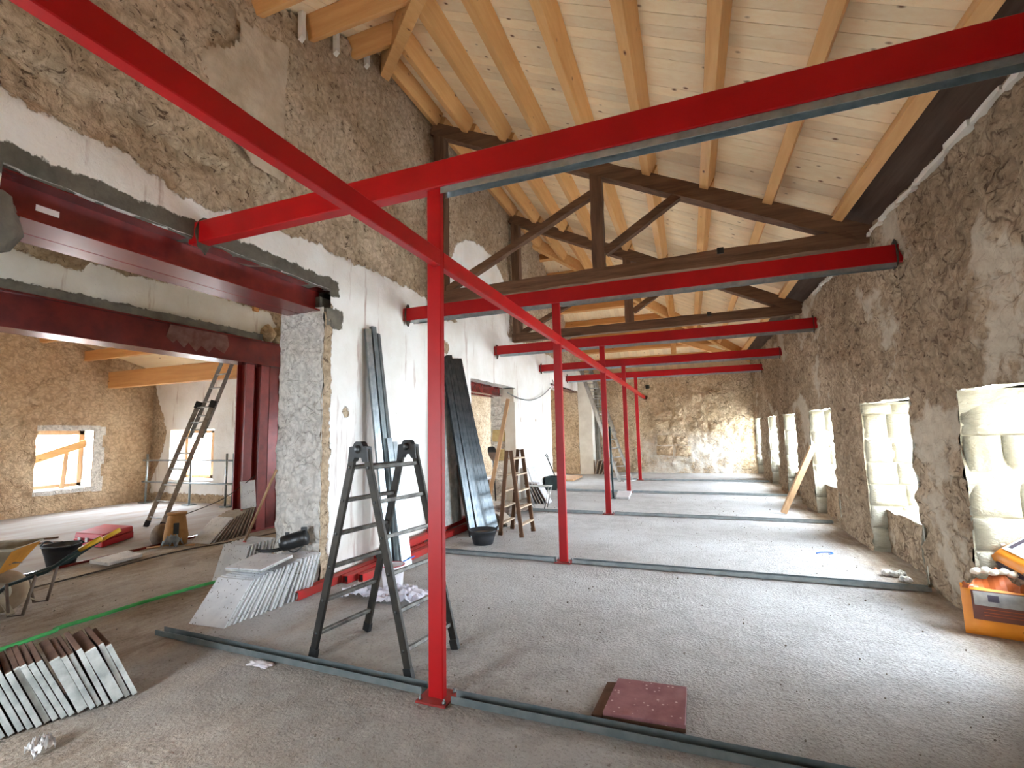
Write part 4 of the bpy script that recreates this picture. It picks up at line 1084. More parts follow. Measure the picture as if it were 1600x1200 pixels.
# flat tile on top of that row
r = thing('floor_tile', 'white terrazzo tile lying flat on top of the leaning row', 'tile', (-3.98, 3.47, .375), G)
b = MB(); 
q = [Vector((-4.10, 3.235, .372)), Vector((-3.70, 3.275, .372)), Vector((-3.76, 3.70, .395)), Vector((-4.17, 3.66, .395))]
b.hexa(q, [v + Vector((0, 0, .014)) for v in q]); b.build('backing', M['tile_edge'], r, .002)
q = [v + Vector((0, 0, .0145)) for v in q]
MB().hexa(q, [v + Vector((0, 0, .014)) for v in q]).build('wear_layer', M['tile'], r, .003)
# second row behind, by the pole
y = 4.0 - .12
for k in range(8):
    tile(-4.92 + random.uniform(-.01, .01), y, .03, .34 - .01 * k, .38, .40, .022, 'floor_tile', 'pale tile, %s in the short row behind the pole with the pink end' % ORD[k], G, (M['tile'], M['tile_edge']))
    y += .055
# rough-edged row near the camera, leaning the other way
y = 2.072; wv = [.03, .03, .062, .03, .026, .03, .055, .03, .03, .03, .03, .03, .028, .03, .03, .03, .03]
for k in range(16):
    w_ = wv[k]
    r = thing('floor_tile', 'thick tile with brown top edge, %s from the inner end of the near row' % ORD[k], 'tile', (-3.34, y, 0), G)
    ln = .40 + random.uniform(-.02, .02); dx = random.uniform(-.014, .014) - .004 * k
    hh = .385 + random.uniform(-.015, .012) + (.03 if k == 3 else 0); yt = y - math.sin(ln) * hh; zt = math.cos(ln) * hh
    ny, nz = -math.cos(ln) * w_ * .86, -math.sin(ln) * w_ * .86
    x0, x1 = -3.74 + dx, -3.34 + dx
    base = Vector((0, 0, max(0, -nz)))
    PV = Matrix.Translation((-3.34, 2.072, 0)) @ Matrix.Rotation(-.315, 4, 'Z') @ Matrix.Translation((3.34, -2.072, 0))
    def quad(xa): return [PV @ (Vector((xa, y, 0)) + base), PV @ (Vector((xa, y + ny, nz)) + base), PV @ (Vector((xa, yt + ny, zt + nz)) + base), PV @ (Vector((xa, yt, zt)) + base)]
    b = MB(); A_, B_ = quad(x0), quad(x1)
    b.add(A_ + B_, [(0, 1, 2, 3), (7, 6, 5, 4), (0, 4, 5, 1), (1, 5, 6, 2), (2, 6, 7, 3), (3, 7, 4, 0)])
    b.build('slab', M['tile_brown'], r, .003)
    A2 = [v.copy() for v in quad(x1 - .0)]; cen = sum(A2, Vector()) / 4
    A2 = [cen + (v - cen) * .985 for v in A2]; dv = PV.to_3x3() @ Vector((.006, 0, 0)); B2 = [cen + dv + (v - cen) * .97 for v in A2]
    MB().add(A2 + B2, [(7, 6, 5, 4), (0, 4, 5, 1), (1, 5, 6, 2), (2, 6, 7, 3), (3, 7, 4, 0)]).build('rough_edge', M['tile_edge'], r)
    y -= w_ + random.uniform(.002, .007)
# row in the side room, leaning on the twin column, one propped on the steel
y = 5.15; 
for k in range(9):
    tile(-7.08, y, 0.0, .84 - .06 * k, .40, .46, .03, 'floor_tile', 'earthy tile, %s from the front of the row leaning on the twin column' % ORD[k], G, (M['tile'] if k in (0, 1) else M['tile_face'], M['tile_brown']))
    y += .078 + random.uniform(-.01, .01)
tile(-6.93, 5.87, math.pi / 2, .10, .27, .45, .03, 'floor_tile', 'single pale tile propped upright on the red twin column', G, (M['tile'], M['tile_edge']), .42)
b = thing('floor_slab', 'loose pale slab lying on the steel strip beside the wheelbarrow', 'slab', (-7.1, 4.05, .02))
q = [Vector((-7.25, 3.83, .035)), Vector((-6.93, 3.86, .02)), Vector((-6.99, 4.30, .02)), Vector((-7.36, 4.33, .035))]
MB().hexa(q, [v + Vector((0, 0, .04)) for v in q]).build('slab', M['tile'], b, .006)
# tiles leaning by the plaster wall beyond the brown ladder
for k in range(5):
    tile(-2.98 - .075 * k, 10.18, math.pi / 2 + .05, .50 - .015 * k, .40, .5, .03, 'floor_tile', 'pale tile, %s of the slanting row beyond the brown ladder' % ORD[k], G, (M['tile'], M['tile_brown']))
tile(-3.36, 10.75, math.pi / 2, .30, .55, .78, .02, 'plaster_board', 'tall pale board leaning on the wall behind the slanting tiles', 'boards leaning on walls', (M['tile'], M['tile_edge']))
for k in range(4):
    tile(-3.16 + .12 * k, 17.1 - .02 * k, 1.2, -.25 - .1 * k, .4, .52, .05, 'floor_tile', 'dark tile, %s leaning at the foot of the white pier' % ORD[k], G, (M['tile_face'], M['tile_brown']))
# slab under the third-last post
r = thing('floor_slab', 'white rectangular slab lying before the fourth red post', 'slab', (-1.6, 11.7, 0))
MB().hexa([(-1.67, 11.12, .0), (-1.376, 11.10, .0), (-1.44, 12.2, .0), (-1.78, 12.2, .0)], [(-1.67, 11.12, .05), (-1.376, 11.10, .05), (-1.44, 12.2, .05), (-1.78, 12.2, .05)]).build('slab', M['tile'], r, .006)
r = thing('prop', 'thin dark green prop standing on the white slab edge', 'prop', (-1.735, 11.13, 0))
MB().tube([(-1.735, 11.13, .0), (-1.765, 11.18, 1.66)], .022, 10).build('tube', M['teal'], r)
MB().box(-1.79, -1.68, 11.07, 11.19, 0, .012).build('foot_plate', M['teal'], r)
# red terrazzo tile lying by the track, on a brown one
r = thing('floor_tile', 'square red terrazzo tile lying against the nearest floor track', 'tile', (-.3, 2.95, 0))
q = [(-.535, 2.745), (-.105, 2.765), (-.10, 3.155), (-.505, 3.13)]
MB().hexa([(x, y, .022) for x, y in q], [(x, y, .044) for x, y in q]).build('wear_layer', M['tile_red'], r, .002)
MB().hexa([(x - .0, y, .0) for x, y in q], [(x, y, .022) for x, y in q]).build('backing', M['tile_brown'], r, .002)
r = thing('floor_tile', 'brown tile showing beneath the red terrazzo tile', 'tile', (-.36, 2.93, 0))
MB().hexa([(-.60, 2.74, .0), (-.54, 2.743, .0), (-.512, 3.12, .0), (-.57, 3.11, .0)], [(-.60, 2.74, .02), (-.54, 2.743, .02), (-.512, 3.12, .02), (-.57, 3.11, .02)]).build('slab', M['tile_brown'], r, .002)

# ------------------------------------------------------------------ steel tubes on the floor, studs on the wall
rt = [((-3.70, 3.68, .04), (-3.64, 5.9, .04), .09, 'dusty red tube nearest the tile row, its dark open end showing'), ((-3.58, 4.25, .04), (-3.50, 6.0, .04), .08, 'red tube with open end, beside the pale stud bundle'),
      ((-3.46, 4.36, .035), (-3.40, 5.85, .035), .07, 'outermost red tube on the floor, under the stepladder'), ((-3.66, 4.9, .125), (-3.62, 6.3, .125), .08, 'red tube lying on top of the other tubes'),
      ((-3.60, 6.15, .04), (-3.50, 8.0, .04), .10, 'red tube on the floor behind the dark stud bundle'), ((-3.70, 6.2, .13), (-3.64, 7.9, .13), .09, 'upper red tube by the wall behind the dark stud bundle')]
for a, b_, s, lb in rt:
    r = thing('steel_tube', lb, 'tube', a, 'spare red tubes along the wall')
    MB().hollow(a, b_, s, .08, .005).build('tube_wall', M['red_floor'], r)
    MB().bar(Vector(a).lerp(Vector(b_), .02), Vector(a).lerp(Vector(b_), .021), s - .012, .066).build('bore_shade', M['black'], r)  # black plug stands for the shade inside the open tube end
Cs = lambda a, h, l, t_: [(-a, -h), (-a + l, -h), (-a + l, -h + t_), (-a + t_, -h + t_), (-a + t_, h - t_), (-a + l, h - t_), (-a + l, h), (-a, h)]
def stud(p0, p1, wd, dp, mat, label, up, flip=1, grp='steel studs leaning on the wall'):
    r = thing('steel_stud', label, 'stud', p0, grp)
    pl = [(-wd / 2, 0), (wd / 2, 0), (wd / 2, dp), (wd / 2 - .002, dp), (wd / 2 - .002, .002), (-wd / 2 + .002, .002), (-wd / 2 + .002, dp), (-wd / 2, dp)]
    pl = [(a, b_ * flip) for a, b_ in pl]
    MB().extrude(p0, p1, pl, up).build('channel', mat, r)
    p0, p1 = Vector(p0), Vector(p1); d = (p1 - p0).normalized(); u = Vector(up); sd = d.cross(u).normalized(); un = sd.cross(d)
    MB().extrude(p0 + d * .25 + un * (.0015 * flip), p1 - d * .1 + un * (.0015 * flip), [(-.006, 0), (.006, 0), (.004, .004 * -flip), (-.004, .004 * -flip)], up).build('web_rib', mat, r)
    return r
u = (1, -.25, .12)
stud((-3.40, 4.83, .0), (-3.735, 4.80, 2.93), .075, .05, M['galv'], 'long bright steel stud leaning on the white wall', (1, -.5, .12), -1)
stud((-3.37, 4.93, .0), (-3.72, 4.90, 2.98), .075, .05, M['galv_dark'], 'long brownish steel stud, tallest of the pair on the white wall', (1, -.1, .12), -1)
stud((-3.36, 5.03, .0), (-3.71, 4.99, 2.90), .07, .05, M['primer'] if False else M['galv_dark'], 'long dull steel stud, inner one of the white wall bundle', (1, .2, .12), -1)
stud((-3.22, 4.87, .0), (-3.50, 4.93, 1.55), .07, .045, M['galv'], 'short shiny stud with blue tape, before the long studs', (1, -.5, .2), -1)
stud((-3.22, 4.97, .0), (-3.49, 5.04, 1.50), .07, .045, M['galv'], 'short shiny stud beside the taped one', (1, -.2, .2), -1)
b = tag(MB().bar((-3.235, 4.80, .1), (-3.20, 5.03, .12), .004, .012).build('tape', M['bluemark'], None, 0, (-3.2, 4.9, .1)), 'strip of blue tape on the short shiny studs', 'tape', None, 'thing')
sp = [(-3.18, 6.66, -3.73, 6.76), (-3.10, 6.76, -3.69, 6.86), (-3.06, 6.87, -3.67, 6.98), (-3.05, 6.99, -3.70, 7.10), (-3.02, 7.09, -3.68, 7.20), (-3.03, 7.19, -3.72, 7.28)]
sn = ['nearest the red post', 'second from the red post', 'third from the red post', 'fourth from the red post', 'fifth from the red post', 'farthest from the red post']
for k, (a, b_, c, d) in enumerate(sp):
    stud((a, b_, 0), (c, d, 2.86 + .04 * math.sin(k * 2.2)), .10, .06, M['stud_dark'], 'dark steel stud of the leaning bundle behind the black tub, ' + sn[k], (1, -.65, .2), -1)
r = thing('board', 'dark brown board leaning on the wall behind the stud bundle', 'board', (-3.45, 7.4, 0), 'boards leaning on walls')
MB().hexa([(-3.42, 6.95, .0), (-3.42, 7.75, .0), (-3.39, 7.75, .0), (-3.39, 6.95, .0)], [(-3.70, 6.95, 1.3), (-3.70, 7.75, 1.3), (-3.67, 7.75, 1.3), (-3.67, 6.95, 1.3)]).build('panel', M['oldwood_z'], r, .004)
r = thing('board', 'tall grey-white board leaning on the wall left of the stud bundle', 'board', (-3.55, 6.5, 0), 'boards leaning on walls')
MB().hexa([(-3.56, 6.35, .18), (-3.56, 6.98, .18), (-3.545, 6.98, .18), (-3.545, 6.35, .18)], [(-3.73, 6.35, 2.2), (-3.73, 6.98, 2.2), (-3.715, 6.98, 2.2), (-3.715, 6.35, 2.2)]).build('panel', M['tile_edge'], r, .003)

# ------------------------------------------------------------------ tubs, buckets
def tub(name, label, c, r0, r1, h, mat, handles=True, cat='bucket', rim=.008, content=None):
    r = thing(name, label, cat, c)
    cx, cy, cz = c
    MB().lathe([(.0, .003), (r0, .0), (r0 + (r1 - r0) * .5, h * .5), (r1, h - .02), (r1 + rim, h - .02), (r1 + rim, h), (r1 - .004, h), (r0 + (r1 - r0) * .5 - .004, h * .5), (r0 - .006, .008), (0, .008)], c, n=28).build('shell', mat, r)
    if content: MB().lathe([(0, 0), (r1 * .86, .004), (r1 * .9, 0)], (cx, cy, cz + h * .72), n=20, wob=.03).build('filling', content, r)
    if handles:
        for s in (0.4, math.pi + .4):
            pts = [(cx + math.cos(s + a) * (r1 + .012), cy + math.sin(s + a) * (r1 + .012), cz + h - .01 + .045 * math.sin(math.pi * (a + .45) / .9)) for a in np.linspace(-.45, .45, 9)]
            MB().tube(pts, .009, 8).build('handle', mat, r)
    return r
tub('rubber_tub', 'black rubber tub on the floor before the dark stud bundle', (-2.87, 6.32, 0), .14, .20, .2, M['rubber'], content=M['sackgrey'])
tub('rubber_tub', 'grey dusty tub standing behind the wheelbarrow', (-7.74, 3.78, 0), .14, .2, .26, M['rubber'])
r = tub('paint_bucket', 'white paint bucket with red rim beside the crumpled cloth', (-2.93, 4.2, 0), .095, .115, .26, M['paper'], False, content=M['whiteplaster'])
MB().lathe([(.112, .262), (.112, .25), (.121, .25), (.121, .264), (.112, .264)], (-2.93, 4.2, 0), n=24, caps=False).build('rim_band', M['casered'], r)
pts = [(-2.93 + .12 * math.cos(a), 4.2 - .02, .24 - .07 * math.sin(a)) for a in np.linspace(0, math.pi, 10)]
MB().tube(pts, .003, 6).build('bail_handle', M['galv'], r)

# ------------------------------------------------------------------ crumpled stuff
def crumple(name, label, cat, c, rx, ry, h, mat, n=18, seed=1, group=None, rot=0.0, fold=1.0):
    rng = np.random.RandomState(seed)
    U, V = np.meshgrid(np.linspace(-1, 1, n), np.linspace(-1, 1, n), indexing='ij')
    rr = np.clip(1 - (U ** 2 + V ** 2) * .55, 0, 1)
    P = np.stack([U.ravel() * 2.1 + seed * 9, V.ravel() * 2.1, np.zeros(n * n)], 1)
    z = (.5 + .5 * fbm(P * fold, 4, seed)) * rr.ravel() * h + np.abs(fbm(P * 2.2 * fold, 2, seed + 4)) * h * .6
    ed = 1 + .28 * fbm(P * 1.3, 3, seed + 7)
    X = U.ravel() * rx * ed; Y = V.ravel() * ry * ed
    ca, sa = math.cos(rot), math.sin(rot)
    vs = [(c[0] + ca * a - sa * b_, c[1] + sa * a + ca * b_, c[2] + max(q, .003)) for a, b_, q in zip(X, Y, z)]
    fs = [(i * n + j, (i + 1) * n + j, (i + 1) * n + j + 1, i * n + j + 1) for i in range(n - 1) for j in range(n - 1)]
    b = MB().add(vs, fs, True); o = b.build(name, mat, None, 0, c)
    s = o.modifiers.new('thickness', 'SOLIDIFY'); s.thickness = .003
    return tag(o, label, cat, group, 'thing')
crumple('cloth', 'crumpled white cloth on the floor below the stepladder, by the red post', 'cloth', (-2.72, 4.02, 0), .24, .18, .13, M['cloth'], 30, 3, 'crumpled white cloths', .2, .85)
crumple('cloth', 'crumpled white cloth on the floor nearer the red tubes', 'cloth', (-3.12, 4.0, 0), .21, .11, .12, M['cloth'], 28, 5, 'crumpled white cloths', .1, .9)
crumple('paper_scrap', 'torn white paper scrap by the floor track', 'paper', (-2.91, 2.60, 0), .09, .035, .03, M['paper'], 12, 8, None, .0, 1.5)
crumple('foil_ball', 'crushed silver foil near the thick tile row', 'foil', (-3.24, 1.55, 0), .05, .045, .10, M['foil'], 16, 9, None, 0, 2.6)

# ------------------------------------------------------------------ black canister lying on the tile row
r = thing('canister', 'black plastic canister lying on the tile row against the pier', 'canister', (-3.98, 3.95, .40))
ax_ = Vector((.80, .50, .22)).normalized(); c0 = Vector((-4.10, 3.86, .465))
MB().lathe([(.0, -.004), (.055, 0), (.078, .03), (.082, .1), (.078, .11), (.082, .12), (.082, .22), (.076, .235), (.082, .25), (.08, .27), (.05, .285), (0, .29)], c0, ax_, 20).build('body', M['black'], r)
MB().bar(c0 + ax_ * .07 + Vector((0, 0, .06)), c0 + ax_ * .07 + Vector((0, 0, .105)), .03, .04, ax_, ch=.004).build('lug', M['black'], r)
MB().bar(c0 + ax_ * .24 + Vector((0, 0, .06)), c0 + ax_ * .24 + Vector((0, 0, .11)), .03, .06, ax_, ch=.004).build('lug', M['black'], r)
MB().tube([c0 + ax_ * .02 + Vector((0, 0, -.05)), c0 + Vector((-.06, -.04, -.06)), c0 + Vector((-.14, -.09, -.055)), c0 + Vector((-.19, -.13, -.035))], .02, 8, .012).build('spout', M['black'], r)
pts = [c0 + ax_ * (.08 + .16 * t_) + Vector((.05 * math.sin(math.pi * t_), -.06 * math.sin(math.pi * t_), -.075 - .03 * math.sin(math.pi * t_))) for t_ in np.linspace(0, 1, 9)]
MB().tube(pts, .007, 6).build('handle', M['black'], r)

# pole with pink end
r = thing('pole', 'wooden pole with pink end leaning on the rough pier', 'pole', (-5.0, 4.15, .0))
p0, p1 = Vector((-5.18, 4.17, .0)), Vector((-4.40, 4.06, 1.22))
MB().tube([p0.lerp(p1, .3), p1], .014, 10).build('shaft', M['rawwood'], r)
MB().tube([p0, p0.lerp(p1, .32)], .017, 10).build('pink_sleeve', M['pinkpole'], r)
# plank leaning at the street wall
r = thing('plank', 'pale plank leaning on the stone wall between the recesses', 'plank', (1.52, 9.86, 0))
MB().bar((1.52, 9.86, .02), (2.0, 9.55, 1.22), .10, .05, (.3, -1, 0), ch=.003).build('board', M['rawwood'], r)
# plank and spade in the doorway
r = thing('plank', 'long pale plank leaning in the doorway behind the brown ladder', 'plank', (-4.3, 10.0, 0))
MB().bar((-4.38, 9.98, .02), (-3.90, 10.1, 2.35), .09, .03, (0, -1, .2), ch=.003).build('board', M['rawwood'], r)
r = thing('spade', 'spade standing blade up in the doorway behind the plank', 'spade', (-4.3, 10.2, 0))
vs = []; fs = []
prof = [(0, .02), (.05, .055), (.12, .088), (.2, .1), (.27, .098), (.31, .08), (.335, .04)]
sb = Vector((-4.335, 10.17, .92)); sdx = Vector((.95, .3, 0)); sdz = Vector((-.12, 0, 1)); nn = Vector((-.3, .95, 0))
for th in (0, .004):
    for h, hw in prof:
        for q in (-1, -.5, 0, .5, 1): vs.append(sb + sdz * h + sdx * (hw * q) + nn * (th - .02 * (1 - q * q)))
for k in range(len(prof) - 1):
    for q in range(4):
        i = k * 5 + q; fs.append((i, i + 1, i + 6, i + 5)); j = i + 35; fs.append((j, j + 5, j + 6, j + 1))
MB().add(vs[:], fs, True).build('blade', M['iron'], r)
tipb = MB(); tv = [v + nn * -.003 for v in vs[15:35]] ; tipb.add(tv, [(k * 5 + q, k * 5 + q + 1, k * 5 + q + 6, k * 5 + q + 5) for k in range(3) for q in range(4)], True); tipb.build('blade_tip', M['black'], r)
MB().tube([sb + sdz * .04, sb - sdz * .06, (-4.30, 10.2, .0)], .018, 10).build('shaft', M['black'], r)
# clutter at the doorway foot: trestle board, broken tiles, wood
r = thing('trestle', 'dark wooden trestle with a white board in the doorway', 'trestle', (-4.55, 10.15, 0))
MB().box(-4.86, -4.40, 9.9, 10.25, .50, .53).build('board', M['paper'], r, .003)
for x_ in (-4.78, -4.46): MB().box(x_, x_ + .07, 10.0, 10.07, 0, .5).build('leg', M['oldwood_z'], r)
MB().box(-4.80, -4.42, 10.05, 10.10, .12, .42).build('side_panel', M['oldwood'], r)
bt = [(-3.1, 7.62, .9, .5), (-3.0, 7.7, .75, .45), (-2.93, 7.62, .6, .4), (-3.25, 7.9, .8, .4)]
for k, (x, y, l, a) in enumerate(bt):
    r = thing('broken_tile', 'pinkish broken tile, %s in the heap behind the brown ladder' % ORD[k], 'tile', (x, y, 0), 'broken tiles behind the ladder')
    d = Vector((-.75, .1, .62)); sd = Vector((.2, 1, 0)).normalized(); nn = d.cross(sd)
    p = Vector((x, y, 0.0)); L_ = .26; W_ = .13
    q = [p - sd * W_, p + sd * W_, p + sd * W_ * .8 + d * L_, p - sd * W_ + d * L_ * 1.1]
    MB().hexa(q, [v + nn * -.025 + Vector((0, 0, .016)) for v in q]).build('slab', M['sackgrey'] if k == 3 else M['tile_red'] if False else M['tile_face'], r, .003)
crumple('rubble_heap', 'low heap of brown rubble behind the wooden ladder', 'rubble', (-3.45, 8.75, 0), .35, .5, .2, M['sackgrey'], 16, 12, None, 0, 2.0)
# folding table or rail behind the ladder
r = thing('trestle', 'small folding trestle between the brown ladder and the slanting tiles', 'trestle', (-3.0, 9.4, 0))
MB().box(-3.3, -2.75, 9.35, 9.6, .44, .46).build('top', M['tile_edge'], r, .003)
for (x, y) in ((-3.28, 9.37), (-2.77, 9.37), (-3.28, 9.58), (-2.77, 9.58)): MB().tube([(x + (.12 if x < -3 else -.1), y, 0), (x, y, .44)], .012, 8).build('leg', M['alu'], r)
# black tool crate with a long shovel against the plaster wall
r = thing('crate', 'dark green crate by the wall beyond the third post', 'crate', (-3.55, 12.55, 0))
for q in ((-3.75, 12.3, -3.73, 12.85), (-3.37, 12.3, -3.35, 12.85), (-3.75, 12.3, -3.35, 12.32), (-3.75, 12.83, -3.35, 12.85)): MB().box(q[0], q[2], q[1], q[3], .02, .34).build('side', M['teal'], r)
MB().box(-3.75, -3.35, 12.3, 12.85, 0, .03).build('bottom', M['teal'], r)
r = thing('shovel', 'dark shovel standing in the green crate', 'shovel', (-3.55, 12.6, .05))
MB().tube([(-3.42, 12.55, .12), (-3.70, 12.5, .84)], .016, 8).build('shaft', M['black'], r)
MB().tube([(-3.70, 12.5, .84), (-3.745, 12.45, .93), (-3.74, 12.55, .96), (-3.70, 12.56, .86)], .012, 8).build('grip', M['black'], r)
MB().box(-3.48, -3.36, 12.46, 12.66, .04, .16).build('blade', M['iron'], r, .004)
# doorstep boards and thin lath by the far opening
r = thing('board', 'brown board lying in the far opening before the pier', 'board', (-3.85, 15.3, 0), 'boards lying in the far opening')
MB().box(-4.2, -3.5, 14.6, 15.9, .0, .06).build('panel', M['rawwood'], r, .004)
r = thing('lath', 'thin pale lath standing in the far opening', 'lath', (-4.0, 15.6, .06))
MB().bar((-4.05, 15.6, .06), (-4.07, 15.7, .8), .03, .02, (0, 1, 0)).build('stick', M['paper'], r)

# ------------------------------------------------------------------ side room things
# wheelbarrow: local x from wheel to handles
wbx = thing('wheelbarrow', 'cement-crusted wheelbarrow with orange tray and yellow grips', 'wheelbarrow', (-6.15, 2.57, 0), None, math.radians(42))
def W(x, y, z): return root_matrix(wbx) @ Vector((x, y, z))
wh = MB().lathe([(.10, -.03), (.165, -.036), (.19, -.02), (.197, 0), (.19, .02), (.165, .036), (.10, .03)], W(0, 0, .197), root_matrix(wbx).to_3x3() @ Vector((0, 1, 0)), 28); wheel = wh.build('wheel', M['tyre'], wbx)
MB().lathe([(.03, -.05), (.105, -.022), (.105, .022), (.03, .05)], W(0, 0, .197), root_matrix(wbx).to_3x3() @ Vector((0, 1, 0)), 20).build('hub', M['dusty'], wheel)
for s in (-1, 1):
    MB().tube([W(0, s * .07, .197), W(.1, s * .14, .28), W(.4, s * .2, .38), W(.56, s * .21, .50), W(.68, s * .22, .58)], .017, 10).build('handle_tube', M['teal'], wbx)
    MB().tube([W(.64, s * .217, .555), W(.80, s * .225, .65)], .024, 10).build('grip', M['yellow'], wbx)
    MB().tube([W(.10, s * .16, .30), W(.15, s * .2, .015), W(.25, s * .2, .015), W(.32, s * .19, .36)], .013, 8).build('leg', M['iron'], wbx)
for s in (-1, 1): MB().bar(W(0, s * .06, .2), W(.17, s * .2, .03), .05, .012).build('brace', M['dusty'], wbx)
MB().tube([W(.0, -.07, .197), W(.0, .07, .197)], .012, 8).build('axle', M['iron'], wbx)
lo = [(-.26, -.14, .42), (.02, -.16, .38), (.02, .16, .38), (-.26, .14, .42)]; hi = [(-.50, -.22, .63), (.16, -.24, .61), (.16, .24, .61), (-.50, .22, .63)]
def side_panel(a, b_, name, mat):
    o_ = [W(*lo[a]), W(*lo[b_]), W(*hi[b_]), W(*hi[a])]; c = W(-.1, 0, .47)
    i_ = [v + (c - v) * .025 for v in o_]
    MB().hexa(o_, i_).build(name, mat, wbx)
side_panel(0, 1, 'tray_side', M['dusty']); side_panel(2, 3, 'tray_side', M['dusty']); side_panel(1, 2, 'tray_back', M['orange']); side_panel(3, 0, 'tray_front', M['dusty'])
MB().hexa([W(*p) for p in lo], [W(p[0], p[1], p[2] + .008) for p in lo]).build('tray_floor', M['dusty'], wbx)
MB().tube([W(*p) for p in hi + hi[:1]], .012, 8).build('tray_rim', M['dusty'], wbx)
crumple('mortar_heap', 'dried mortar left in the wheelbarrow tray', 'mortar', tuple(W(-.1, 0, .43)), .16, .14, .10, M['sackgrey'], 12, 15)
# red tool case
r = thing('tool_case', 'red plastic tool case lying on the pale floor slab', 'case', (-8.85, 4.85, 0))
q = [(-8.95, 4.50), (-8.28, 4.52), (-8.62, 5.15), (-9.35, 5.12)]
cx = sum(a for a, _ in q) / 4; cy = sum(b_ for _, b_ in q) / 4
MB().hexa([(x, y, .0) for x, y in q], [(x, y, .10) for x, y in q]).build('shell', M['casered'], r, .012)
q2 = [(cx + (x - cx) * .985, cy + (y - cy) * .985) for x, y in q]
MB().hexa([(x, y, .105) for x, y in q2], [(cx + (x - cx) * .96, cy + (y - cy) * .96, .19) for x, y in q2]).build('lid', M['casered'], r, .012)
for t_ in (.25, .5, .8):
    x, y = -8.95 + .67 * t_, 4.50 + .02 * t_ - .008
    MB().box(x - .03, x + .03, y - .012, y + .004, .07, .13).build('latch', M['paper'], r)
MB().tube([(-8.60, 4.9, .1), (-8.42, 4.9, .1), (-8.44, 4.78, .1)], .012, 8).build('handle', M['casered'], r)
# dark slats on the floor behind
r = thing('lath', 'dark stick lying on the pale slab behind the wheelbarrow', 'lath', (-9.6, 4.6, 0), 'dark sticks on the slab')
MB().bar((-10.2, 4.3, .015), (-9.85, 4.75, .015), .04, .025).build('stick', M['oldwood'], r)
r = thing('lath', 'second dark stick on the slab, nearer the red case', 'lath', (-9.4, 4.6, 0), 'dark sticks on the slab')
MB().bar((-9.75, 4.3, .015), (-9.35, 4.55, .015), .06, .025).build('stick', M['oldwood'], r)
# brown canister with a pot, rag and sticks
r = thing('sack', 'brown canister with a dark window standing before the leaning tiles', 'canister', (-7.42, 5.0, 0))
MB().lathe([(0, 0), (.15, .0), (.16, .12), (.135, .3), (.115, .42), (.118, .45), (.10, .47), (.0, .47)], (-7.42, 5.02, 0), n=20, wob=.03).build('body', M['sackbrown'], r)
MB().lathe([(.108, .44), (.13, .44), (.128, .475), (.106, .475), (.108, .44)], (-7.42, 5.02, 0), n=20, caps=False).build('rim', M['sackbrown'], r)
v = Vector((.82, -.57, 0)); sd = Vector((.57, .82, 0))
MB().bar(Vector((-7.42, 5.02, .17)) + v * .150, Vector((-7.42, 5.02, .33)) + v * .138, .07, .02, v).build('dark_label', M['black'], r)
tag(MB().lathe([(0, 0), (.10, .0), (.14, .08), (.13, .2), (.07, .28), (0, .3)], (-7.68, 4.98, .0), n=16, wob=.12).build('stone_lump', M['sackgrey'], None, 0, (-7.68, 4.98, 0)), 'grey round lump beside the brown canister', 'lump', None, 'thing')
crumple('rag', 'pale blue rag draped at the foot of the brown canister', 'rag', (-7.26, 4.86, 0), .11, .11, .2, M['bluecloth'], 14, 21, None, .5, 1.3)
for k, (a, b_) in enumerate((((-7.50, 4.66, .012), (-7.34, 4.80, .03)), ((-7.12, 4.96, .012), (-6.98, 5.0, .02)))):
    r = thing('stick', ('short pale stick nearer the wheelbarrow', 'short pale stick nearer the leaning tiles')[k] + ', at the blue rag', 'stick', a, 'sticks at the rag')
    MB().tube([a, b_], .014, 8).build('stick', M['rawwood'], r)
# cables, hose
def cable(name, label, pts, rad, mat, cat):
    P = [Vector(p) for p in pts]; out = []
    for i in range(len(P) - 1):
        p0, p1, p2, p3 = P[max(i - 1, 0)], P[i], P[i + 1], P[min(i + 2, len(P) - 1)]
        for k in range(8):
            t_ = k / 8
            out.append(.5 * ((2 * p1) + (p2 - p0) * t_ + (2 * p0 - 5 * p1 + 4 * p2 - p3) * t_ * t_ + (3 * p1 - p0 - 3 * p2 + p3) * t_ ** 3))
    out.append(P[-1])
    return tag(MB().tube(out, rad, 8).build(name, mat, None, 0, tuple(P[0])), label, cat, None, 'thing')
cable('hose', 'bright green hose crossing the brown floor to the tile row', [(-4.98, 1.2, .018), (-5.05, 2.36, .018), (-5.11, 2.5, .018), (-5.09, 2.77, .018), (-5.07, 3.18, .018), (-4.98, 3.81, .018), (-4.7, 4.25, .018), (-4.9, 5.2, .018)], .017, M['greenhose'], 'hose')
cable('cable', 'thin dark cable lying along the brown floor', [(-6.78, .5, .01), (-6.80, 2.0, .01), (-6.80, 3.08, .01), (-6.82, 3.68, .01), (-6.86, 4.7, .01), (-6.66, 5.3, .01), (-6.50, 6.05, .01)], .009, M['cable'], 'cable')
cable('cord', 'taut dark cord rising from the canister to the twin column', [(-7.36, 5.06, .42), (-7.2, 5.6, .6), (-6.86, 5.9, .95)], .007, M['cable'], 'cord')
cable('wire', 'slack grey wire hanging along the plaster wall', [(-3.70, 9.55, 2.45), (-3.715, 10.0, 2.40), (-3.72, 10.6, 2.36), (-3.72, 11.3, 2.38), (-3.72, 12.3, 2.58), (-3.72, 13.3, 2.95), (-3.74, 13.4, 3.1)], .012, M['pipe'], 'wire')
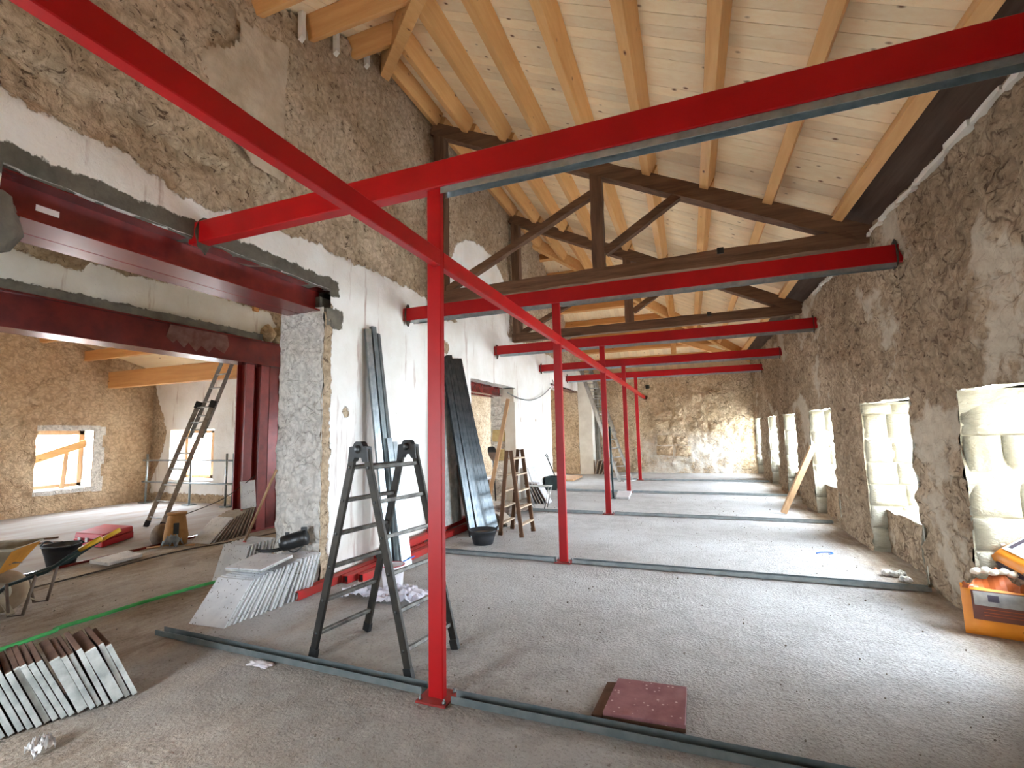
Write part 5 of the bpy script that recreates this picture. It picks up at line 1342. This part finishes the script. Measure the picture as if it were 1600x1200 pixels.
# scaffold guard rail by the window wall
r = thing('guard_rail', 'galvanised scaffold guard rail before the pale plastered wall', 'railing', (-11.6, 7.95, 0))
for z in (.52, 1.06): MB().tube([(-13.1, 7.95, z), (-9.0, 7.95, z)], .022, 10).build('rail', M['galv'], r)
for x in (-12.95, -11.35, -10.15, -10.0): MB().tube([(x, 7.95 + (.0 if x < -10.1 else .06), .02), (x, 7.95 + (.0 if x < -10.1 else .06), 1.22)], .024, 10).build('upright', M['galv'], r)
for x in (-12.95, -11.35, -10.1): MB().box(x - .12, x + .12, 7.85, 8.05, .0, .02).build('foot', M['galv_dark'], r)
MB().tube([(-11.35, 7.95, 1.2), (-11.28, 7.95, 1.24), (-11.15, 7.95, 1.24), (-11.12, 7.95, 1.32)], .012, 8).build('hook', M['galv'], r)

# ------------------------------------------------------------------ printed bags at the street wall
def pillow(P0, U_, V_, Nn, wd, h, th, n=14, seed=0, bulge=.9):
    """closed bag: U across, V up, N outward"""
    vs = []; fs = []; P0, U_, V_, Nn = (Vector(q) for q in (P0, U_, V_, Nn))
    for s in (1, -1):
        for i in range(n + 1):
            for j in range(n + 1):
                a = i / n * 2 - 1; b_ = j / n * 2 - 1
                e = (max(0, 1 - abs(a) ** 5) * max(0, 1 - abs(b_) ** 5)) ** .5
                wv = .04 * math.sin(a * 6 + seed) * math.sin(b_ * 5 + seed * 2)
                vs.append(P0 + U_ * (wd / 2 * a * (1 - .03 * (1 - e))) + V_ * (h / 2 * (b_ + 1)) + Nn * (s * th / 2 * (e * (1 + wv) if e > 0 else 0)))
    m_ = (n + 1) ** 2
    for s in (0, 1):
        for i in range(n):
            for j in range(n):
                q = s * m_ + i * (n + 1) + j
                f = (q, q + n + 1, q + n + 2, q + 1); fs.append(f if s == 0 else f[::-1])
    return vs, fs
def text(s, P0, U_, V_, size, mat, root, name='print'):
    """flat lettering as real thin geometry on the bag"""
    cu = bpy.data.curves.new(name, 'FONT'); cu.body = s; cu.size = size; cu.extrude = .0008
    o = bpy.data.objects.new(name, cu); COL.objects.link(o)
    U_ = Vector(U_).normalized(); Nn = U_.cross(Vector(V_)).normalized(); V2 = Nn.cross(U_)
    mw = Matrix((( U_.x, V2.x, Nn.x, P0[0]), (U_.y, V2.y, Nn.y, P0[1]), (U_.z, V2.z, Nn.z, P0[2]), (0, 0, 0, 1)))
    o.parent = root; o.matrix_parent_inverse = Matrix(); o.matrix_basis = root_matrix(root).inverted() @ mw
    cu.materials.append(mat)
    bpy.context.view_layer.update()
    me = bpy.data.meshes.new_from_object(o.evaluated_get(bpy.context.evaluated_depsgraph_get()))
    q = bpy.data.objects.new(name, me); COL.objects.link(q); q.parent = root; q.matrix_basis = o.matrix_basis.copy()
    bpy.data.objects.remove(o); q.name = name
    if not me.materials: me.materials.append(mat)
    return q
# standing bag
bgA = thing('mortar_bag', 'orange printed mortar bag standing on the floor against the stone wall', 'bag', (2.0, 4.62, 0))
U_ = Vector((.97, -.22, 0)).normalized(); V_ = Vector((.05, .16, 1)).normalized(); Nn = U_.cross(V_)
if Nn.y > 0: Nn = -Nn
P0 = Vector((2.075, 4.66, .0))
vs, fs = pillow(P0, U_, V_, Nn, .40, .36, .15, 14, 1); MB().add(vs, fs, True).build('sack', M['bagorange'], bgA)
def panel(a0, a1, b0, b1, d, wd, h, th, P0, U_, V_, Nn, name, mat, root):
    n = 8; vs = []; fs = []
    for i in range(n + 1):
        for j in range(n + 1):
            a = a0 + (a1 - a0) * i / n; b_ = b0 + (b1 - b0) * j / n
            e = (max(0, 1 - abs(a) ** 5) * max(0, 1 - abs(b_) ** 5)) ** .5
            vs.append(P0 + U_ * (wd / 2 * a) + V_ * (h / 2 * (b_ + 1)) + Nn * (th / 2 * e * 1.03 + d))
    for i in range(n):
        for j in range(n): q = i * (n + 1) + j; fs.append((q, q + n + 1, q + n + 2, q + 1))
    return MB().add(vs, fs, True).build(name, mat, root)
pa = (.40, .36, .15, P0, U_, V_, Nn)
panel(-.74, .86, -.34, .80, .003, *pa, 'brown_panel', M['bagbrown'], bgA)
panel(-.68, .80, .22, .76, .006, *pa, 'picture_panel', M['baggrey'], bgA)
panel(-.30, .0, .40, .66, .008, *pa, 'picture_block', M['bagdark'], bgA)
for q in (.10, -.03, -.14): panel(-.45, .70, q - .012, q + .012, .007, *pa, 'text_line', M['bagrust'], bgA)
panel(.52, .86, -.66, -.58, .004, *pa, 'small_print', M['text_brown'], bgA)
# folded open top of the bag
tb = MB(); n = 12
for k in range(n):
    a = -.95 + 1.9 * k / n; a2 = -.95 + 1.9 * (k + 1) / n
    z = lambda q: .03 * math.sin(q * 9) + .05 * math.sin(q * 4 + 1)
    p = [P0 + U_ * (.2 * a) + V_ * .33 + Nn * .05, P0 + U_ * (.2 * a2) + V_ * .33 + Nn * .05, P0 + U_ * (.19 * a2) + V_ * (.42 + z(a2)) + Nn * (.0 + z(a2 + 1)), P0 + U_ * (.19 * a) + V_ * (.42 + z(a)) + Nn * (z(a + 1)),
         P0 + U_ * (.2 * a) + V_ * .33 - Nn * .05, P0 + U_ * (.2 * a2) + V_ * .33 - Nn * .05]
    tb.add(p, [(0, 1, 2, 3), (3, 2, 5, 4)], True)
tb.build('folded_top', M['bagrust'], bgA)
# pale stones in its mouth
for k in range(5):
    a = -.5 + .3 * k
    c = P0 + U_ * (.17 * a) + V_ * (.455 + .012 * (k % 2)) - Nn * .03
    tag(MB().lathe([(0, -.025), (.032, -.015), (.04, 0), (.025, .02), (0, .026)], c, (random.uniform(-.5, .5), .3, 1), 9, .15).build('rubble_piece', M['whiteplaster'], None, 0, tuple(c)),
        'pale rubble piece, %s in the mouth of the standing orange bag' % ORD[k], 'rubble', 'rubble in the orange bag', 'thing')
# lying bag on the sill
bgB = thing('mortar_bag', 'orange and white printed bag lying across the recess sill', 'bag', (2.45, 4.85, .5))
P0 = Vector((2.36, 4.98, .62)); V_ = Vector((.25, -1.0, -.24)).normalized(); U_ = Vector((.62, .18, .42)).normalized(); U_ = (U_ - V_ * U_.dot(V_)).normalized(); Nn = U_.cross(V_).normalized()
if Nn.z < 0: Nn = -Nn
vs, fs = pillow(P0, U_, V_, Nn, .42, .62, .16, 14, 2); MB().add(vs, fs, True).build('sack', M['bagorange'], bgB)
pb = (.42, .62, .16, P0, U_, V_, Nn)
panel(-.55, .9, -.80, .9, .003, *pb, 'white_panel', M['bagwhite'], bgB)
panel(-.40, .8, -.72, -.60, .006, *pb, 'blue_print', M['bagdark'], bgB)
panel(-.30, .8, -.40, -.36, .006, *pb, 'arc_print', M['baggrey'], bgB)
# side band with the product number, lower edge of the bag
sd0 = P0 - U_ * .215 + V_ * .08 + Nn * -.02
MB().hexa([sd0 + Nn * -.035, sd0 + V_ * .40 + Nn * -.035, sd0 + V_ * .40 + Nn * .03, sd0 + Nn * .03], [sd0 + U_ * .04 + Nn * -.035, sd0 + U_ * .04 + V_ * .40 + Nn * -.035, sd0 + U_ * .04 + V_ * .40 + Nn * .03, sd0 + U_ * .04 + Nn * .03]).build('dark_band', M['bagdark'], bgB)
text('270', sd0 - U_ * .002 + V_ * .05 + Nn * -.025, V_, Nn, .06, M['text_white'], bgB, 'number_print')
crumple('torn_bag_mouth', 'torn white and rust paper at the mouth of the lying bag', 'paper', (2.33, 5.02, .62), .10, .08, .07, M['paper'], 12, 31, None, .3, 1.8)
crumple('bag_scrap', 'rust brown scrap beside the torn white paper on the sill', 'paper', (2.47, 5.0, .68), .09, .05, .05, M['bagrust'], 12, 33, None, .3, 1.8)

# ------------------------------------------------------------------ small things on the floor
for k in range(9):
    c = (1.93 + random.uniform(-.1, .08), 5.98 + random.uniform(-.05, .22), .03)
    tag(MB().lathe([(0, -.03), (.034, -.018), (.042, 0), (.026, .024), (0, .028)], c, (random.uniform(-.6, .6), random.uniform(-.6, .6), 1), 8, .2).build('rubble_chip', M['jamb'], None, 0, c),
        'pale rubble chip, %s of the small heap by the track end at the pier foot' % ORD[k], 'rubble', 'rubble chips by the track end', 'thing')
cable('strap', 'small blue strap lying on the concrete near the street wall', [(1.40, 6.96, .006), (1.46, 7.02, .006), (1.56, 7.05, .006), (1.585, 7.0, .006), (1.53, 6.95, .006)], .007, M['bluemark'], 'strap')
rng = random.Random(11)
cb = MB()
for k in range(1100):
    x = rng.uniform(-7.2, 2.05); y = rng.uniform(1.2, 12); s = rng.uniform(.003, .009)
    if x > -3.4 and rng.random() < .45: continue
    d = [(rng.uniform(.6, 1.3) * s) for _ in range(6)]
    v = [(x + d[0], y, s * .3), (x, y + d[1], s * .3), (x - d[2], y, s * .3), (x, y - d[3], s * .3), (x, y, s * .3 + d[4]), (x, y, -.01)]
    cb.add(v, [(0, 1, 4), (1, 2, 4), (2, 3, 4), (3, 0, 4), (1, 0, 5), (2, 1, 5), (3, 2, 5), (0, 3, 5)])
o = cb.build('gravel', M['crumb']); o['kind'] = 'stuff'; o['label'] = 'fine mortar crumbs scattered over the floor'; o['category'] = 'gravel'

# ------------------------------------------------------------------ the town outside the side room windows
def house(c, wd, dp, h, label, roof=True, nw=3, rh=1.0):
    x, y, z = c; r = thing('house', label, 'building', c, 'town houses outside')
    MB().box(x - wd / 2, x + wd / 2, y - dp / 2, y + dp / 2, z, z + h).build('wall', M['cloudwhite'], r)
    if roof: MB().hexa([(x - wd / 2 - .3, y - dp / 2 - .3, z + h), (x + wd / 2 + .3, y - dp / 2 - .3, z + h), (x + wd / 2 + .3, y + dp / 2 + .3, z + h), (x - wd / 2 - .3, y + dp / 2 + .3, z + h)],
                       [(x - wd / 4, y - dp / 2 - .3, z + h + rh), (x + wd / 4, y - dp / 2 - .3, z + h + rh), (x + wd / 4, y + dp / 2 + .3, z + h + rh), (x - wd / 4, y + dp / 2 + .3, z + h + rh)]).build('roof', M['rooftile'], r)
    for k in range(nw):
        yy = y - dp / 2 + dp * (k + .5) / nw; f = MB().box(x + wd / 2 - .02, x + wd / 2 + .06, yy - .45, yy + .45, z + h * .45, z + h * .75).build('window', M['cloudwhite'], r)
        MB().box(x + wd / 2 + .05, x + wd / 2 + .08, yy - .33, yy + .33, z + h * .48, z + h * .72).build('pane', M['winglass'], f)
    return r
hs = [((-36, 12, -9), 8, 7, 7.2, 'white house with low terracotta roof, nearest outside the braced window'), ((-46, 17, -9), 8, 6, 9.0, 'white house behind the nearest terracotta roof'),
      ((-58, 21, -9), 8, 7, 9.6, 'white house far off beside the diagonal brace'), ((-62, 45, -9), 10, 10, 9.2, 'low white house at the far end of the town'), ((-44, 27, -9), 9, 8, 7.6, 'wide white house in the middle of the town'),
      ((-76, 30, -9), 14, 10, 10.5, 'tall white house on the skyline behind the brace'), ((-25, 24, -9), 8, 7, 9.2, 'white house with terracotta roof outside the pale room window'), ((-34, 34, -9), 9, 9, 9.6, 'white house farther off outside the pale room window')]
for a in hs: house(*a)
